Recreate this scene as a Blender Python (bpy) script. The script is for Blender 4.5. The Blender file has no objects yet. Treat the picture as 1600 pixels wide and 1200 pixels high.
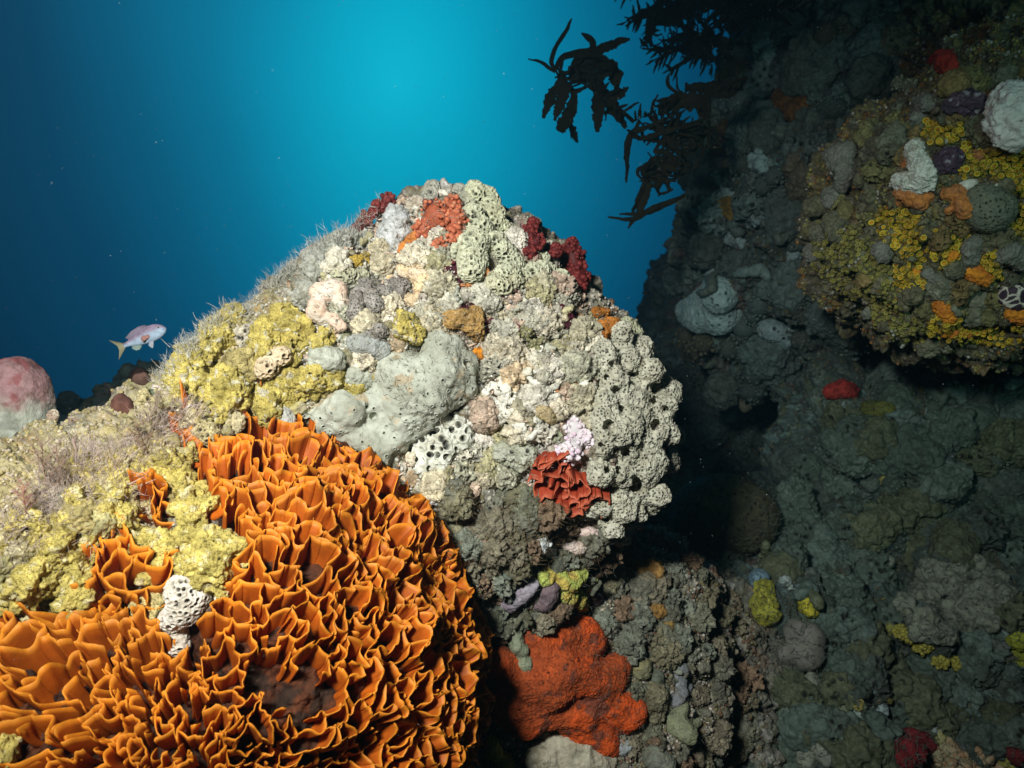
import bpy, math, random
import numpy as np
from mathutils import Vector, Matrix
from mathutils.bvhtree import BVHTree

scene = bpy.context.scene
R = math.radians

# ------------------------------------------------------------------ camera
TANX = 0.75                       # half the frame width at one metre
cam_data = bpy.data.cameras.new('camera')
cam = bpy.data.objects.new('camera', cam_data)
scene.collection.objects.link(cam)
cam_data.sensor_width = 36.0
cam_data.lens = 18.0 / TANX
cam_data.clip_start = 0.02
cam_data.clip_end = 400.0
cam.location = (0, 0, 0)
cam.rotation_euler = (R(90), 0, 0)
cam_data.dof.use_dof = True
cam_data.dof.focus_distance = 1.25
cam_data.dof.aperture_fstop = 5.6
scene.camera = cam

# ------------------------------------------------------------------ world: daylight filtered down through the water
world = bpy.data.worlds.new('World')
scene.world = world
world.use_nodes = True
wn = world.node_tree
wn.nodes.clear()
def wnode(t, **k):
    n = wn.nodes.new(t)
    for a, b in k.items(): setattr(n, a, b)
    return n
w_out = wnode('ShaderNodeOutputWorld')
w_bg = wnode('ShaderNodeBackground')
w_tc = wnode('ShaderNodeTexCoord')
w_nrm = wnode('ShaderNodeVectorMath', operation='NORMALIZE')
w_dot = wnode('ShaderNodeVectorMath', operation='DOT_PRODUCT')
g = Vector(((615 - 800) / 800 * .75, 1.0, (600 - 125) / 800 * .75 * .74)).normalized()   # where the daylight comes down through the water
w_dot.inputs[1].default_value = g
w_ac = wnode('ShaderNodeMath', operation='ARCCOSINE')
w_mr = wnode('ShaderNodeMapRange'); w_mr.inputs[1].default_value = 0.0; w_mr.inputs[2].default_value = 1.25
w_nz = wnode('ShaderNodeTexNoise'); w_nz.inputs['Scale'].default_value = 2.2; w_nz.inputs['Detail'].default_value = 2.0
w_nm = wnode('ShaderNodeMath', operation='MULTIPLY_ADD'); w_nm.inputs[1].default_value = 0.10; w_nm.inputs[2].default_value = -0.05
w_add = wnode('ShaderNodeMath', operation='ADD')
w_rp = wnode('ShaderNodeValToRGB')
def lin(c): return tuple(((v / 255) / 12.92 if v / 255 <= .04045 else (((v / 255) + .055) / 1.055) ** 2.4) for v in c)
stops = [(0.0, (12, 200, 230)), (0.06, (2, 184, 216)), (0.13, (0, 154, 190)), (0.19, (0, 125, 162)), (0.26, (0, 95, 131)),
         (0.33, (0, 69, 102)), (0.44, (0, 44, 73)), (1.0, (2, 12, 24))]
el = w_rp.color_ramp.elements
el[0].position, el[0].color = stops[0][0], (*lin(stops[0][1]), 1)
el[1].position, el[1].color = stops[-1][0], (*lin(stops[-1][1]), 1)
for p_, c_ in stops[1:-1]:
    e_ = el.new(p_); e_.color = (*lin(c_), 1)
L = wn.links.new
w_sc = wnode('ShaderNodeVectorMath', operation='MULTIPLY'); w_sc.inputs[1].default_value = (1, 1, .74)
L(w_tc.outputs['Generated'], w_sc.inputs[0]); L(w_sc.outputs[0], w_nrm.inputs[0]); L(w_nrm.outputs[0], w_dot.inputs[0]); L(w_dot.outputs['Value'], w_ac.inputs[0])
L(w_ac.outputs[0], w_mr.inputs[0]); L(w_nrm.outputs[0], w_nz.inputs['Vector']); L(w_nz.outputs[0], w_nm.inputs[0])
L(w_mr.outputs[0], w_add.inputs[0]); L(w_nm.outputs[0], w_add.inputs[1]); L(w_add.outputs[0], w_rp.inputs[0])
L(w_rp.outputs[0], w_bg.inputs[0]); w_bg.inputs[1].default_value = 1.0
L(w_bg.outputs[0], w_out.inputs[0])

# ------------------------------------------------------------------ the diver's two flash lamps (the light that falls on the near reef)
def strobe(name, loc, target, power, size, cone, blend, col):
    ld = bpy.data.lights.new(name, 'SPOT')
    ld.energy = power; ld.shadow_soft_size = size; ld.spot_size = R(cone); ld.spot_blend = blend; ld.color = col
    o = bpy.data.objects.new(name, ld); scene.collection.objects.link(o)
    o.location = loc
    o.rotation_euler = (Vector(target) - Vector(loc)).to_track_quat('-Z', 'Y').to_euler()
    return o
strobe('flash_lamp_main', (-0.46, -0.12, 0.52), (-0.17, 1.30, 0.0), 160.0, 0.11, 88, 0.9, (1.0, 0.985, 0.95))
strobe('flash_lamp_weak', (0.75, -0.05, 0.30), (1.30, 1.8, 0.46), 21.0, 0.08, 70, 1.0, (0.52, 1.0, 0.90))

scene.view_settings.view_transform = 'Standard'
scene.view_settings.look = 'None'
scene.view_settings.exposure = 0.0
scene.view_settings.gamma = 1.0
scene.cycles.use_denoising = True
scene.cycles.max_bounces = 6
scene.cycles.diffuse_bounces = 3
scene.cycles.glossy_bounces = 2
scene.cycles.transmission_bounces = 2
scene.cycles.volume_bounces = 0
scene.cycles.transparent_max_bounces = 8
scene.cycles.sample_clamp_indirect = 4.0

# ------------------------------------------------------------------ numeric helpers
rng = np.random.RandomState(7)
random.seed(7)
F = np.float32
_perm = rng.permutation(256).astype(np.int64)
_perm = np.concatenate([_perm, _perm, _perm, _perm])
_g = rng.normal(size=(256, 3)); _g /= np.linalg.norm(_g, axis=1)[:, None]; _g = _g.astype(F)
_r3 = rng.rand(256, 3).astype(F)

_p32 = (_perm & 255).astype(np.int32); _gx, _gy, _gz = [np.ascontiguousarray(_g[:, k]) for k in range(3)]
def _h(ix, iy, iz): return _perm[_perm[_perm[ix & 255] + (iy & 255)] + (iz & 255)] & 255

def perlin(p, seed=0):
    p = np.asarray(p, dtype=np.float64) + seed * 17.31
    out = np.empty(len(p), F)
    for s in range(0, len(p), 65536):
        q = p[s:s + 65536]
        i = np.floor(q); f = (q - i).astype(F); i = i.astype(np.int32) & 255
        x, y, z = f[:, 0], f[:, 1], f[:, 2]
        u, v, w = [t * t * t * (t * (t * 6 - 15) + 10) for t in (x, y, z)]
        n = []
        for dx in (0, 1):
            hx = _p32[i[:, 0] + dx]
            for dy in (0, 1):
                hy = _p32[hx + i[:, 1] + dy]
                for dz in (0, 1):
                    h = _p32[hy + i[:, 2] + dz]
                    n.append(_gx[h] * (x - dx) + _gy[h] * (y - dy) + _gz[h] * (z - dz))
        a = n[0] + (n[1] - n[0]) * w; b = n[2] + (n[3] - n[2]) * w
        c = n[4] + (n[5] - n[4]) * w; d = n[6] + (n[7] - n[6]) * w
        e = a + (b - a) * v; h = c + (d - c) * v
        out[s:s + 65536] = (e + (h - e) * u) * 1.6
    return out

def fbm(p, sc, octv=3, seed=0, gain=0.5):
    p = np.asarray(p); o = np.zeros(len(p), F); a = 1.0
    for k in range(octv):
        o += a * perlin(p * sc, seed + k * 3.7); sc *= 2.07; a *= gain
    return o

def vnoise(p, sc, seed=0):
    return np.stack([perlin(p * sc, seed), perlin(p * sc, seed + 5.1), perlin(p * sc, seed + 9.7)], 1)

def worley(p, sc, seed=0, jit=1.0):
    p = np.asarray(p, dtype=np.float64) * sc + seed * 7.77
    f1 = np.full(len(p), 9., F); f2 = np.full(len(p), 9., F); idn = np.zeros(len(p), np.int64)
    for s in range(0, len(p), 200000):
        q = p[s:s + 200000]; i = np.floor(q).astype(np.int64)
        q = (q - 0.0); fr = (q - i).astype(F); a = np.full(len(q), 9., F); b = a.copy(); c = np.zeros(len(q), np.int64)
        for dx in (-1, 0, 1):
            for dy in (-1, 0, 1):
                for dz in (-1, 0, 1):
                    h = _h(i[:, 0] + dx, i[:, 1] + dy, i[:, 2] + dz)
                    t = ((_r3[h] - .5) * jit + .5) - fr; d = (t[:, 0] + dx) ** 2 + (t[:, 1] + dy) ** 2 + (t[:, 2] + dz) ** 2
                    m = d < a
                    b = np.where(m, a, np.minimum(b, d)); c = np.where(m, h, c); a = np.where(m, d, a)
        f1[s:s + 200000] = np.sqrt(a); f2[s:s + 200000] = np.sqrt(b); idn[s:s + 200000] = c
    return f1, f2, idn

def sstep(a, b, x):
    t = np.clip((x - a) / (b - a), 0, 1); return t * t * (3 - 2 * t)

def unit(px, py): return Vector(((px - 800) / 800 * TANX, 1.0, (600 - py) / 800 * TANX))
def at(px, py, Y): return unit(px, py) * Y
def mpp(Y): return TANX / 800 * Y            # metres per photograph pixel at depth Y
def topx(P):
    P = np.asarray(P); y = np.maximum(P[:, 1], 1e-3)
    return np.stack([P[:, 0] / y / TANX * 800 + 800, 600 - P[:, 2] / y / TANX * 800], 1)

# ------------------------------------------------------------------ mesh helpers
def smooth_union(dlist, k):
    acc = 0
    for d in dlist: acc = acc + np.exp(-np.clip(d / k, -60, 60))
    return -k * np.log(acc)

def surface_nets(V, org, h):
    ins = V < 0
    s = [slice(0, -1), slice(1, None)]
    corners = {}
    cnt = np.zeros(tuple(n - 1 for n in V.shape), np.int8)
    for a in (0, 1):
        for b in (0, 1):
            for c in (0, 1): cnt += ins[s[a], s[b], s[c]]
    act = (cnt > 0) & (cnt < 8)
    idx = np.full(act.shape, -1, np.int64)
    I = np.argwhere(act); idx[act] = np.arange(len(I))
    acc = np.zeros((len(I), 3)); num = np.zeros(len(I))
    cs = [(a, b, c) for a in (0, 1) for b in (0, 1) for c in (0, 1)]
    val = {c: V[I[:, 0] + c[0], I[:, 1] + c[1], I[:, 2] + c[2]] for c in cs}
    for c in cs:
        for ax in range(3):
            if c[ax] == 0:
                d = list(c); d[ax] = 1; d = tuple(d)
                v0, v1 = val[c], val[d]; m = (v0 < 0) != (v1 < 0)
                t = np.where(m, v0 / np.where(m, v0 - v1, 1), 0)
                q = np.zeros((len(I), 3)); q += c; q[:, ax] += t
                acc += q * m[:, None]; num += m
    P = (I + acc / num[:, None]) * h + np.asarray(org)
    Q = []
    for ax in range(3):
        a, b = [(1, 2), (2, 0), (0, 1)][ax]
        lo = [slice(None)] * 3; hi = [slice(None)] * 3
        lo[ax] = slice(0, -1); hi[ax] = slice(1, None)
        i0, i1 = ins[tuple(lo)], ins[tuple(hi)]
        for flip in (0, 1):
            m = (i0 & ~i1) if not flip else (~i0 & i1)
            E = np.argwhere(m)
            ok = (E[:, a] > 0) & (E[:, b] > 0) & (E[:, a] < V.shape[a] - 1) & (E[:, b] < V.shape[b] - 1)
            E = E[ok]
            q = []
            for da, db in ((-1, -1), (0, -1), (0, 0), (-1, 0)):
                e = E.copy(); e[:, a] += da; e[:, b] += db
                q.append(idx[e[:, 0], e[:, 1], e[:, 2]])
            q = np.stack(q, 1)
            if flip: q = q[:, ::-1]
            Q.append(q)
    Q = np.concatenate(Q)
    Q = Q[(Q >= 0).all(1)]
    return P, Q

def vnormals(P, Q):
    n = np.cross(P[Q[:, 2]] - P[Q[:, 0]], P[Q[:, -1]] - P[Q[:, 1]]) if Q.shape[1] == 4 else np.cross(P[Q[:, 1]] - P[Q[:, 0]], P[Q[:, 2]] - P[Q[:, 0]])
    out = np.zeros_like(P)
    for k in range(3):
        out[:, k] = np.bincount(Q.ravel(), np.repeat(n[:, k], Q.shape[1]), len(P))
    return out / (np.linalg.norm(out, axis=1)[:, None] + 1e-12)

def relax(P, Q, it=1, f=0.5):
    for _ in range(it):
        c = P[Q].mean(1); w = np.bincount(Q.ravel(), minlength=len(P)) + 1e-9
        m = np.stack([np.bincount(Q.ravel(), np.repeat(c[:, k], Q.shape[1]), len(P)) for k in range(3)], 1) / w[:, None]
        P = P * (1 - f) + m * f
    return P

def subdiv(P, Q):
    n = len(P)
    E = np.stack([Q, np.roll(Q, -1, 1)], 2).reshape(-1, 2); E.sort(1)
    key = E[:, 0] * n + E[:, 1]
    u, inv = np.unique(key, return_inverse=True)
    em = (P[u // n] + P[u % n]) / 2
    fc = P[Q].mean(1)
    ei = n + inv.reshape(len(Q), 4); fi = n + len(u) + np.arange(len(Q))
    NQ = np.concatenate([np.stack([Q[:, k], ei[:, k], fi, ei[:, k - 1]], 1) for k in range(4)])
    return np.concatenate([P, em, fc]), NQ

def make_mesh(name, P, Q, col=None, mat=None, smooth=True, extra=None):
    """Q: (n,k) faces or a list of such arrays (tris, quads)."""
    if not isinstance(Q, (list, tuple)): Q = [Q]
    Q = [q for q in Q if len(q)]
    me = bpy.data.meshes.new(name)
    nv = len(P); me.vertices.add(nv)
    me.vertices.foreach_set('co', np.ascontiguousarray(P, F).ravel())
    li = np.concatenate([q.ravel() for q in Q]).astype(np.int32)
    sz = np.concatenate([np.full(len(q), q.shape[1], np.int32) for q in Q])
    st = np.concatenate([[0], np.cumsum(sz)[:-1]]).astype(np.int32)
    me.loops.add(len(li)); me.loops.foreach_set('vertex_index', li)
    me.polygons.add(len(sz)); me.polygons.foreach_set('loop_start', st)
    me.polygons.foreach_set('loop_total', sz)
    me.polygons.foreach_set('use_smooth', np.full(len(sz), smooth, dtype=bool))
    me.update(calc_edges=True)
    if col is not None:
        at_ = me.attributes.new('Col', 'FLOAT_COLOR', 'POINT')
        c4 = np.ones((nv, 4), F); c4[:, :3] = np.clip(col, 0, 1)
        at_.data.foreach_set('color', c4.ravel())
    if mat: me.materials.append(mat)
    return me

def link(name, me, label=None, cat=None, group=None, kind=None, parent=None, loc=None):
    """One object; its origin is moved to the middle of its base."""
    n = len(me.vertices); co = np.empty(n * 3, F); me.vertices.foreach_get('co', co); co = co.reshape(-1, 3)
    o = bpy.data.objects.new(name, me); scene.collection.objects.link(o)
    if loc is None and n:
        loc = co.mean(0)
    if parent is not None: loc = np.array(parent.location)
    co -= np.asarray(loc, F); me.vertices.foreach_set('co', co.ravel()); me.update()
    if parent is not None: o.parent = parent
    else: o.location = Vector([float(v) for v in loc])
    if label: o['label'] = label
    if cat: o['category'] = cat
    if group: o['group'] = group
    if kind: o['kind'] = kind
    return o

def empty(name, loc, label, cat, group=None):
    o = bpy.data.objects.new(name, None); scene.collection.objects.link(o); o.location = Vector(loc)
    o.empty_display_size = 0.05
    o['label'] = label; o['category'] = cat
    if group: o['group'] = group
    return o

def ico(sub):
    import bmesh
    bm = bmesh.new(); bmesh.ops.create_icosphere(bm, subdivisions=sub, radius=1)
    P = np.array([v.co[:] for v in bm.verts]); T = np.array([[v.index for v in f.verts] for f in bm.faces]); bm.free()
    return P, T
ICO = {k: ico(k) for k in (1, 2, 3)}

def lathe(prof, seg=10, cols=None):
    """prof: [(r,z)], returns verts, quads, per-vertex t (ring index 0..1)."""
    P = []; Q = []; n = len(prof)
    for r, z in prof:
        for k in range(seg):
            a = 2 * math.pi * k / seg; P.append((r * math.cos(a), r * math.sin(a), z))
    for i in range(n - 1):
        for k in range(seg):
            Q.append((i * seg + k, i * seg + (k + 1) % seg, (i + 1) * seg + (k + 1) % seg, (i + 1) * seg + k))
    return np.array(P), np.array(Q), np.repeat(np.arange(n), seg)

def frames(N):
    """orthonormal frames whose z is N, random spin"""
    N = N / (np.linalg.norm(N, axis=1)[:, None] + 1e-9)
    a = rng.normal(size=N.shape); t = np.cross(N, a); t /= np.linalg.norm(t, axis=1)[:, None] + 1e-9
    b = np.cross(N, t)
    return np.stack([t, b, N], 2)

def instance(T, C, Fr, S):
    """T template verts (m,3); C (n,3); Fr (n,3,3); S (n,3) -> (n*m,3)"""
    L_ = T[None] * S[:, None, :]
    return (np.einsum('nij,nmj->nmi', Fr, L_) + C[:, None, :]).reshape(-1, 3)

def inst_faces(Q, n, m): return (Q[None] + (np.arange(n) * m)[:, None, None]).reshape(-1, Q.shape[1])

# ------------------------------------------------------------------ materials
def material(name, rough=0.7, bump=0.4, bscale=220., kind='noise', var=0.35, spec=0.3, tint=None, sss=0.0, transl=0.0, vscale=60., metal=0., sheen=0., dust=.6):
    m = bpy.data.materials.new(name); m.use_nodes = True
    nt = m.node_tree; nt.nodes.clear(); N = nt.nodes.new; K = nt.links.new
    out = N('ShaderNodeOutputMaterial'); b = N('ShaderNodeBsdfPrincipled')
    b.inputs['Roughness'].default_value = rough; b.inputs['Specular IOR Level'].default_value = spec
    b.inputs['Metallic'].default_value = metal
    if sheen: b.inputs['Sheen Weight'].default_value = sheen
    tc = N('ShaderNodeTexCoord')
    at_ = N('ShaderNodeAttribute'); at_.attribute_name = 'Col'
    oi = N('ShaderNodeObjectInfo'); om = N('ShaderNodeMix'); om.data_type = 'RGBA'; om.blend_type = 'MULTIPLY'; om.inputs[0].default_value = 1
    K(at_.outputs['Color'], om.inputs[6]); K(oi.outputs['Color'], om.inputs[7])
    src = om.outputs[2]
    if tint:
        rgb = N('ShaderNodeRGB'); rgb.outputs[0].default_value = (*tint, 1); src = rgb.outputs[0]
    nz = N('ShaderNodeTexNoise'); nz.inputs['Scale'].default_value = vscale; nz.inputs['Detail'].default_value = 5; nz.inputs['Roughness'].default_value = .65
    K(tc.outputs['Object'], nz.inputs['Vector'])
    mr = N('ShaderNodeMapRange'); mr.inputs[1].default_value = .3; mr.inputs[2].default_value = .7
    mr.inputs[3].default_value = 1 - var; mr.inputs[4].default_value = 1 + var
    K(nz.outputs[0], mr.inputs[0])
    mul = N('ShaderNodeMix'); mul.data_type = 'RGBA'; mul.blend_type = 'MULTIPLY'; mul.inputs[0].default_value = 1
    if dust:                      # brown film and sediment that runs on from one growth to the next
        ge = N('ShaderNodeNewGeometry'); dn = N('ShaderNodeTexNoise'); dn.inputs['Scale'].default_value = 26; dn.inputs['Detail'].default_value = 7; dn.inputs['Roughness'].default_value = .72; dn.inputs['Distortion'].default_value = .6
        K(ge.outputs['Position'], dn.inputs['Vector']); dm = N('ShaderNodeMapRange'); dm.interpolation_type = 'SMOOTHSTEP'; dm.inputs[1].default_value = .50; dm.inputs[2].default_value = .66; dm.inputs[4].default_value = dust
        K(dn.outputs[0], dm.inputs[0]); df = N('ShaderNodeMix'); df.data_type = 'RGBA'; df.blend_type = 'MULTIPLY'; df.inputs[7].default_value = (.46, .40, .28, 1)
        K(dm.outputs[0], df.inputs[0]); K(src, df.inputs[6]); src = df.outputs[2]
    K(src, mul.inputs[6]); K(mr.outputs[0], mul.inputs[7])
    K(mul.outputs[2], b.inputs['Base Color'])
    if kind == 'noise':
        t = N('ShaderNodeTexNoise'); t.inputs['Detail'].default_value = 4; t.inputs['Roughness'].default_value = .7; hgt = t.outputs[0]
    elif kind == 'grain':
        t = N('ShaderNodeTexVoronoi'); hgt = t.outputs['Distance']
    elif kind == 'pit':
        t = N('ShaderNodeTexVoronoi'); q = N('ShaderNodeMapRange'); q.inputs[1].default_value = .1; q.inputs[2].default_value = .42
        K(t.outputs['Distance'], q.inputs[0]); hgt = q.outputs[0]
    elif kind == 'ridge':
        t = N('ShaderNodeTexNoise'); t.inputs['Detail'].default_value = 1.5; t.inputs['Distortion'].default_value = 1.5
        q = N('ShaderNodeMath'); q.operation = 'PINGPONG'; q.inputs[1].default_value = .06
        K(t.outputs[0], q.inputs[0]); q2 = N('ShaderNodeMath'); q2.operation = 'MULTIPLY'; q2.inputs[1].default_value = 16; K(q.outputs[0], q2.inputs[0]); hgt = q2.outputs[0]
    t.inputs['Scale'].default_value = bscale
    K(tc.outputs['Object'], t.inputs['Vector'])
    bp = N('ShaderNodeBump'); bp.inputs['Strength'].default_value = bump; bp.inputs['Distance'].default_value = 0.9 / bscale
    K(hgt, bp.inputs['Height']); K(bp.outputs[0], b.inputs['Normal'])
    sh = b.outputs[0]
    if sss: b.inputs['Subsurface Weight'].default_value = sss; b.inputs['Subsurface Radius'].default_value = (.01, .005, .003); b.inputs['Subsurface Scale'].default_value = 1.0
    if transl:
        tr = N('ShaderNodeBsdfTranslucent'); K(mul.outputs[2], tr.inputs[0]); K(bp.outputs[0], tr.inputs['Normal'])
        mx = N('ShaderNodeMixShader'); mx.inputs[0].default_value = transl; K(sh, mx.inputs[1]); K(tr.outputs[0], mx.inputs[2]); sh = mx.outputs[0]
    K(sh, out.inputs[0])
    return m
M = dict(
    rock=material('reef_rock', .85, .9, 190, 'noise', .5, vscale=70),
    growth=material('encrusting_growth', .75, .7, 420, 'noise', .4, vscale=150),
    sponge=material('sponge_skin', .8, .55, 520, 'grain', .22, vscale=110),
    smooth=material('sponge_smooth', .7, .25, 700, 'grain', .14, vscale=90, dust=0.35),
    ridge=material('ridged_sponge', .8, .5, 420, 'grain', .25, vscale=120),
    yellow=material('yellow_sponge', .8, .8, 330, 'pit', .3, vscale=100, dust=0.55),
    orange=material('orange_bryozoan', .55, .25, 400, 'noise', .22, spec=.4, transl=.16, vscale=45, dust=0.25),
    frill=material('frilly_colony', .6, .3, 400, 'noise', .25, transl=.1, dust=0.3),
    polyp=material('polyp_tissue', .5, .2, 600, 'noise', .25, spec=.4, dust=0.25),
    fuzz=material('hydroid_stalk', .6, .1, 300, 'noise', .2, transl=.25, dust=0),
    kelp=material('kelp_blade', .85, .3, 60, 'noise', .25, spec=.06, dust=0),
    red=material('red_sponge', .85, .8, 260, 'noise', .35, vscale=80),
    shell=material('pale_crust', .5, .5, 350, 'noise', .2, dust=0.5),
    snow=material('drifting_specks', .6, .1, 300, 'noise', .1, dust=0),
)
# ------------------------------------------------------------------ the rock masses (terrain of the reef)
def ell_sdf(X, ells, k):
    ds = []
    for (px, py, Y, rx, rz, ry) in ells:
        c = at(px, py, Y); m = mpp(Y)
        r = np.array([rx * m, ry, rz * m])
        q = (X - np.array(c)) / r
        k0 = np.sqrt((q * q).sum(-1)); k1 = np.sqrt(((q / r) ** 2).sum(-1)) + 1e-6
        ds.append((k0 * (k0 - 1) / k1).astype(F))
    return smooth_union(ds, k)

def sdf_grid(ells, h, k, pad=0.05):
    lo = np.full(3, 9e9); hi = -lo
    for (px, py, Y, rx, rz, ry) in ells:
        c = np.array(at(px, py, Y)); m = mpp(Y); r = np.array([rx * m, ry, rz * m])
        lo = np.minimum(lo, c - r); hi = np.maximum(hi, c + r)
    lo -= pad; hi += pad
    n = np.ceil((hi - lo) / h).astype(int) + 1
    V = np.empty(n, F)
    ys = lo[1] + np.arange(n[1]) * h; zs = lo[2] + np.arange(n[2]) * h
    YY, ZZ = np.meshgrid(ys, zs, indexing='ij')
    for i in range(n[0]):
        X = np.stack([np.full_like(YY, lo[0] + i * h), YY, ZZ], -1)
        V[i] = ell_sdf(X, ells, k)
    return V, lo, h

def rock_disp(P, N, amp, seed, fine=1.0, fs=1.0):
    P = P * fs
    """craggy lumps and pits, metres along the normal"""
    big = fbm(P, 3.2, 2, seed) * .5
    W = P + vnoise(P, 11, seed + 2) * .022 + vnoise(P, 34, seed + 3) * .006
    f1, f2, _ = worley(W, 9.0, seed)
    f1b, f2b, _ = worley(W, 27.0, seed + 1)
    d = amp * (big + (.5 - f1 * f1 * .9) + fbm(P, 16, 3, seed + 4) * .45 + fine * .34 * (0.4 - f1b * f1b))
    d += fine * (.0050 * fbm(P, 85, 3, seed + 8, .6) - .004 * sstep(.25, .6, fbm(P, 40, 2, seed + 9)))
    return d / fs ** .5 if fs != 1 else d

zones = {}
def patchcol(P, seed, base, pals, sc=18.):
    """natural colour patches: each vertex takes one pigment of the palette by warped noise cells"""
    Q_ = P + vnoise(P, sc * 1.6, seed) * (.45 / sc)
    f1, f2, idn = worley(Q_, sc, seed + 3)
    pals = np.array(pals); c = pals[(idn * 7 + 3) % len(pals)]
    e = sstep(.03, .25, f2 - f1)[:, None]
    return np.array(base) * (1 - e) + c * e

bvh_data = []
def add_bvh(P, Q):
    bvh_data.append(BVHTree.FromPolygons([tuple(v) for v in P.tolist()], [tuple(q) for q in Q.tolist()]))
    return bvh_data[-1]

def rock(name, ells, h, k, amp, seed, nsub, colf, label=None, cat=None, mat='rock', fine=1.0, kind='structure', fs=1.0):
    V, lo, h = sdf_grid(ells, h, k)
    P, Q = surface_nets(V, lo, h)
    P = relax(P, Q, 2)
    N = vnormals(P, Q)
    bv = add_bvh(P + N * rock_disp(P, N, amp, seed, fine, fs)[:, None], Q)
    for _ in range(nsub): P, Q = subdiv(P, Q); P = relax(P, Q, 1, .5)
    N = vnormals(P, Q)
    P = P + N * rock_disp(P, N, amp, seed, fine, fs)[:, None]
    me = make_mesh(name, P, Q, colf(P), M[mat])
    o = link(name, me, label, cat, kind=kind)
    return dict(o=o, P=P, Q=Q, N=vnormals(P, Q), bv=bv)

def zone_paint(P, col, zl, soft=.35, seed=20):
    px = None
    for (zx, zy, zr, c1, c2) in zl:
        h_ = hit(zx, zy)
        if h_ is None: continue
        c = np.array(h_[0]); r = zr * mpp(c[1])
        dv = P - c
        m = (np.abs(dv) < r * 1.7).all(1)
        if not m.any(): continue
        Pm = P[m]; d = np.linalg.norm(dv[m], axis=1) / r + fbm(Pm, 1.1 / max(r, .02) * .8, 3, seed) * .38
        w = (1 - sstep(1 - soft, 1 + soft * .3, d))[:, None]
        t = sstep(-.25, .35, fbm(Pm, 45, 3, seed + 1))[:, None]
        cc = np.array(c1) * (1 - t) + np.array(c2) * t
        col[m] = col[m] * (1 - w) + cc * w
    return col

def hit(px, py, which=None):
    d = unit(px, py).normalized(); best = None
    for b in (bvh_data if which is None else which):
        l, n, i, dist = b.ray_cast(Vector((0, 0, 0)), d)
        if l is not None and (best is None or dist < best[2]):
            if n.dot(d) > 0: n = -n
            best = (l, n, dist)
    return best

MOUND = [  # px, py, depth, half-width px, half-height px, half-depth m
    (690, 400, 1.62, 92, 100, .17), (735, 520, 1.62, 190, 170, .25), (590, 560, 1.56, 190, 170, .25),
    (800, 650, 1.62, 205, 200, .30), (925, 690, 1.58, 105, 140, .20), (640, 760, 1.62, 300, 260, .34),
    (420, 660, 1.45, 150, 145, .22), (300, 740, 1.32, 170, 135, .20), (130, 830, 1.16, 180, 130, .20),
    (10, 900, 1.05, 170, 160, .20), (60, 1150, 1.05, 260, 260, .28), (720, 1000, 1.75, 300, 250, .35),
    (900, 1080, 1.85, 210, 240, .35), (1010, 1010, 1.95, 110, 160, .30),
    (980, 930, 1.80, 110, 80, .22), (1085, 1080, 2.10, 120, 190, .32), (1110, 975, 2.20, 80, 80, .28), (1130, 1230, 2.05, 140, 150, .32),
]
DOME = [(432, 1078, 1.20, 274, 345, .32), (190, 1190, 1.08, 250, 180, .30)]
cR = dict(grey=(.30, .30, .25), cream=(.50, .46, .34), olive=(.20, .19, .10), white=(.62, .62, .56), brown=(.13, .085, .05),
          rust=(.32, .13, .06), pink=(.46, .27, .24), yel=(.52, .42, .12), dark=(.055, .055, .045), green=(.16, .20, .11))
def col_main(P):
    c = patchcol(P, 3, (.20, .19, .14), [cR['grey'], cR['cream'], cR['grey'], cR['olive'], cR['white'], cR['brown'], cR['grey'], cR['rust'], cR['pink'], cR['green']], 26.)
    c2 = patchcol(P, 9, (.24, .23, .18), [cR['grey'], cR['olive'], cR['white'], cR['grey'], cR['cream'], cR['brown']], 70.)
    return c * .5 + c2 * .5
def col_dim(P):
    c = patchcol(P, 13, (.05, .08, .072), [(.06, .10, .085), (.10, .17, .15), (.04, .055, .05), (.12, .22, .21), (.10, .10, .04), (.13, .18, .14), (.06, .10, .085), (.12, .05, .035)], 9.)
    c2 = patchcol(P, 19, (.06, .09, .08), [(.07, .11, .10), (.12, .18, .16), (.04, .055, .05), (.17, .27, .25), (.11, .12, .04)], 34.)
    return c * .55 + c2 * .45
def col_mound(P):
    c = col_main(P)
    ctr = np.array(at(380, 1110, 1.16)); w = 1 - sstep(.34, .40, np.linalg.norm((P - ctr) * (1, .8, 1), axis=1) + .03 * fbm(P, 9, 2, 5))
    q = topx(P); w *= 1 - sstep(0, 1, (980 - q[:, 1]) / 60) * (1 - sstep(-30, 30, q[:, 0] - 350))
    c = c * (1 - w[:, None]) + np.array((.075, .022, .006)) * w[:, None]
    # sandy yellow crust over the left shoulder, brown turf under the brow
    for (x, y, Y, r, cc) in [(390, 580, 1.3, .20, (.50, .42, .17)), (300, 640, 1.22, .17, (.56, .48, .24)), (130, 790, 1.05, .16, (.50, .42, .18)), (40, 900, .95, .16, (.48, .40, .17)),
                             (730, 830, 1.45, .15, (.17, .12, .07)), (850, 960, 1.6, .22, (.12, .12, .085)), (1000, 950, 1.75, .20, (.11, .125, .10)), (1110, 1080, 2.05, .34, (.07, .10, .085)), (1100, 960, 2.1, .2, (.07, .10, .085)), (650, 400, 1.45, .07, (.50, .38, .22))]:
        d = np.linalg.norm(P - np.array(at(x, y, Y)), axis=1) / r + .25 * fbm(P, 14, 2, 6)
        w = ((1 - sstep(.75, 1.25, d)) * .75)[:, None]; c = c * (1 - w) + (c * .35 + np.array(cc) * .65) * w
    return c
main = rock('reef_mound', MOUND + DOME, .0085, .03, .050, 1, 2, col_mound, 'rock')
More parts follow.
